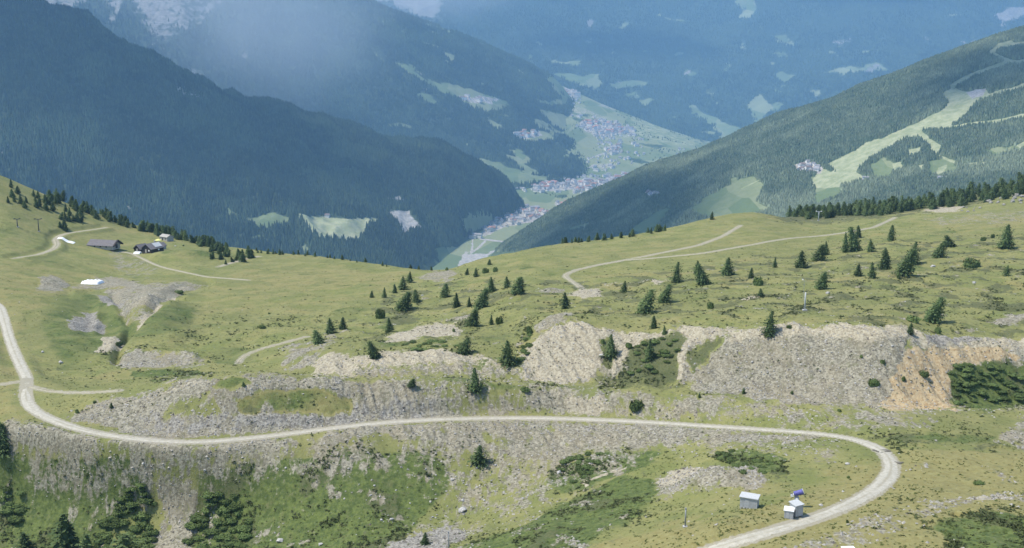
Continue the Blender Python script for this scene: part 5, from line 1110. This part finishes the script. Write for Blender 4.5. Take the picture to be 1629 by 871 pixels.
# ------------------------------------------------------------------ light, sky, air
sdir = Vector((-.48, -.06, .86)).normalized()          # towards the sun
sun = bpy.data.lights.new('sun', 'SUN'); sun.energy = 3.0; sun.angle = math.radians(4); sun.color = (1, .94, .83)
so = bpy.data.objects.new('sun', sun); COL.objects.link(so); so.rotation_euler = (-sdir).to_track_quat('-Z', 'Y').to_euler()
w = bpy.data.worlds.new('World'); SC.world = w; w.use_nodes = True; nt = w.node_tree
sk = nt.nodes.new('ShaderNodeTexSky'); sk.sky_type = 'NISHITA'; sk.sun_disc = False
sk.sun_elevation = math.asin(sdir.z); sk.sun_rotation = math.atan2(sdir.x, sdir.y); sk.altitude = 2000; sk.dust_density = 1.5
bg = nt.nodes['Background']; bg.inputs[1].default_value = .13; nt.links.new(sk.outputs[0], bg.inputs[0])
hz = MB(); hz.box((0, 9900, 700), (32000, 21400, 3500))
hm = bpy.data.materials.new('haze_air'); hm.use_nodes = True; t = hm.node_tree; t.nodes.clear()
o_ = t.nodes.new('ShaderNodeOutputMaterial'); pv = t.nodes.new('ShaderNodeVolumePrincipled')
pv.inputs['Color'].default_value = (.35, .65, 1.0, 1); pv.inputs['Density'].default_value = 5.7e-5; pv.inputs['Anisotropy'].default_value = .1
t.links.new(pv.outputs[0], o_.inputs['Volume'])
tag(hz.build('haze', hm), 'pale blue mountain haze filling the valley', kind='stuff')
# unseen clouds, added above the frame to shade parts of the far slopes
cm_ = simple('cloud_white', (.8, .8, .8), .05, .001)
for i, (gx, gy, gz, ra, rb) in enumerate([(-1900, 4850, -150, 1000, 520), (1500, 12900, -100, 1000, 380), (4900, 13900, 500, 1200, 420), (330, 3500, -560, 420, 500), (1650, 3450, -150, 380, 230)]):
    tt = (3300-gz)/sdir.z; r_ = np.random.default_rng(i+3); bm = bmesh.new(); bmesh.ops.create_icosphere(bm, subdivisions=4, radius=1)
    for v in bm.verts:
        n_ = fbm(np.array([v.co.x*3+i*9]), np.array([v.co.y*3+v.co.z]), 1.3, 4, 5+i)[0]; v.co *= 1+.55*n_
    me = bpy.data.meshes.new('cloud'); bm.to_mesh(me); bm.free(); me.polygons.foreach_set('use_smooth', [True]*len(me.polygons))
    o = link('cloud', me, cm_); o.location = (gx+sdir.x*tt, gy+sdir.y*tt, 3300); o.scale = (ra, rb, 130); tag(o, 'white cloud added out of view to shade the far slopes', 'cloud', kind='structure')
# mist bank drifting in front of the massif
for (px_, py_, Yc, rx_, ry_, rz_, dn) in [(420, 20, 7300, 1150, 500, 900, .0011), (700, -30, 8600, 900, 450, 420, .0009), (170, -60, 7600, 900, 450, 420, .0005)]:
    u_, t_ = ray(px_, py_)
    bm = bmesh.new(); bmesh.ops.create_icosphere(bm, subdivisions=3, radius=1); me = bpy.data.meshes.new('mist'); bm.to_mesh(me); bm.free()
    mo = link('mist', me, None); mo.location = (u_*Yc, Yc, t_*Yc); mo.scale = (rx_, ry_, rz_); tag(mo, 'pale mist bank drifting before the rocky massif', 'mist', kind='stuff')
    mm = bpy.data.materials.new('mist'); mm.use_nodes = True; q = mm.node_tree; q.nodes.clear()
    oo = q.nodes.new('ShaderNodeOutputMaterial'); p_ = q.nodes.new('ShaderNodeVolumePrincipled'); p_.inputs['Color'].default_value = (.86, .93, 1, 1)
    tc = q.nodes.new('ShaderNodeTexCoord'); ln = q.nodes.new('ShaderNodeVectorMath'); ln.operation = 'LENGTH'; q.links.new(tc.outputs['Object'], ln.inputs[0])
    nz = q.nodes.new('ShaderNodeTexNoise'); nz.inputs['Scale'].default_value = 1.6; nz.inputs['Detail'].default_value = 2; q.links.new(tc.outputs['Object'], nz.inputs['Vector'])
    ad = q.nodes.new('ShaderNodeMath'); ad.operation = 'MULTIPLY_ADD'; q.links.new(nz.outputs[0], ad.inputs[0]); ad.inputs[1].default_value = -.9; ad.inputs[2].default_value = 1.45
    sb = q.nodes.new('ShaderNodeMath'); sb.operation = 'SUBTRACT'; q.links.new(ad.outputs[0], sb.inputs[0]); q.links.new(ln.outputs['Value'], sb.inputs[1])
    mr = q.nodes.new('ShaderNodeMapRange'); mr.interpolation_type = 'SMOOTHSTEP'; q.links.new(sb.outputs[0], mr.inputs[0]); mr.inputs[1].default_value = 0; mr.inputs[2].default_value = 1.0; mr.inputs[3].default_value = 0; mr.inputs[4].default_value = dn
    q.links.new(mr.outputs[0], p_.inputs['Density']); q.links.new(p_.outputs[0], oo.inputs['Volume']); me.materials.append(mm)
SC.cycles.volume_step_rate = 3.0; SC.cycles.volume_max_steps = 64
SC.view_settings.view_transform = 'Standard'; SC.view_settings.look = 'None'; SC.view_settings.gamma = 1
SC.view_settings.exposure = 1.06
SC.cycles.use_denoising = True; SC.cycles.max_bounces = 4; SC.cycles.diffuse_bounces = 2; SC.cycles.volume_bounces = 1
SC.cycles.transparent_max_bounces = 4; SC.cycles.use_adaptive_sampling = True
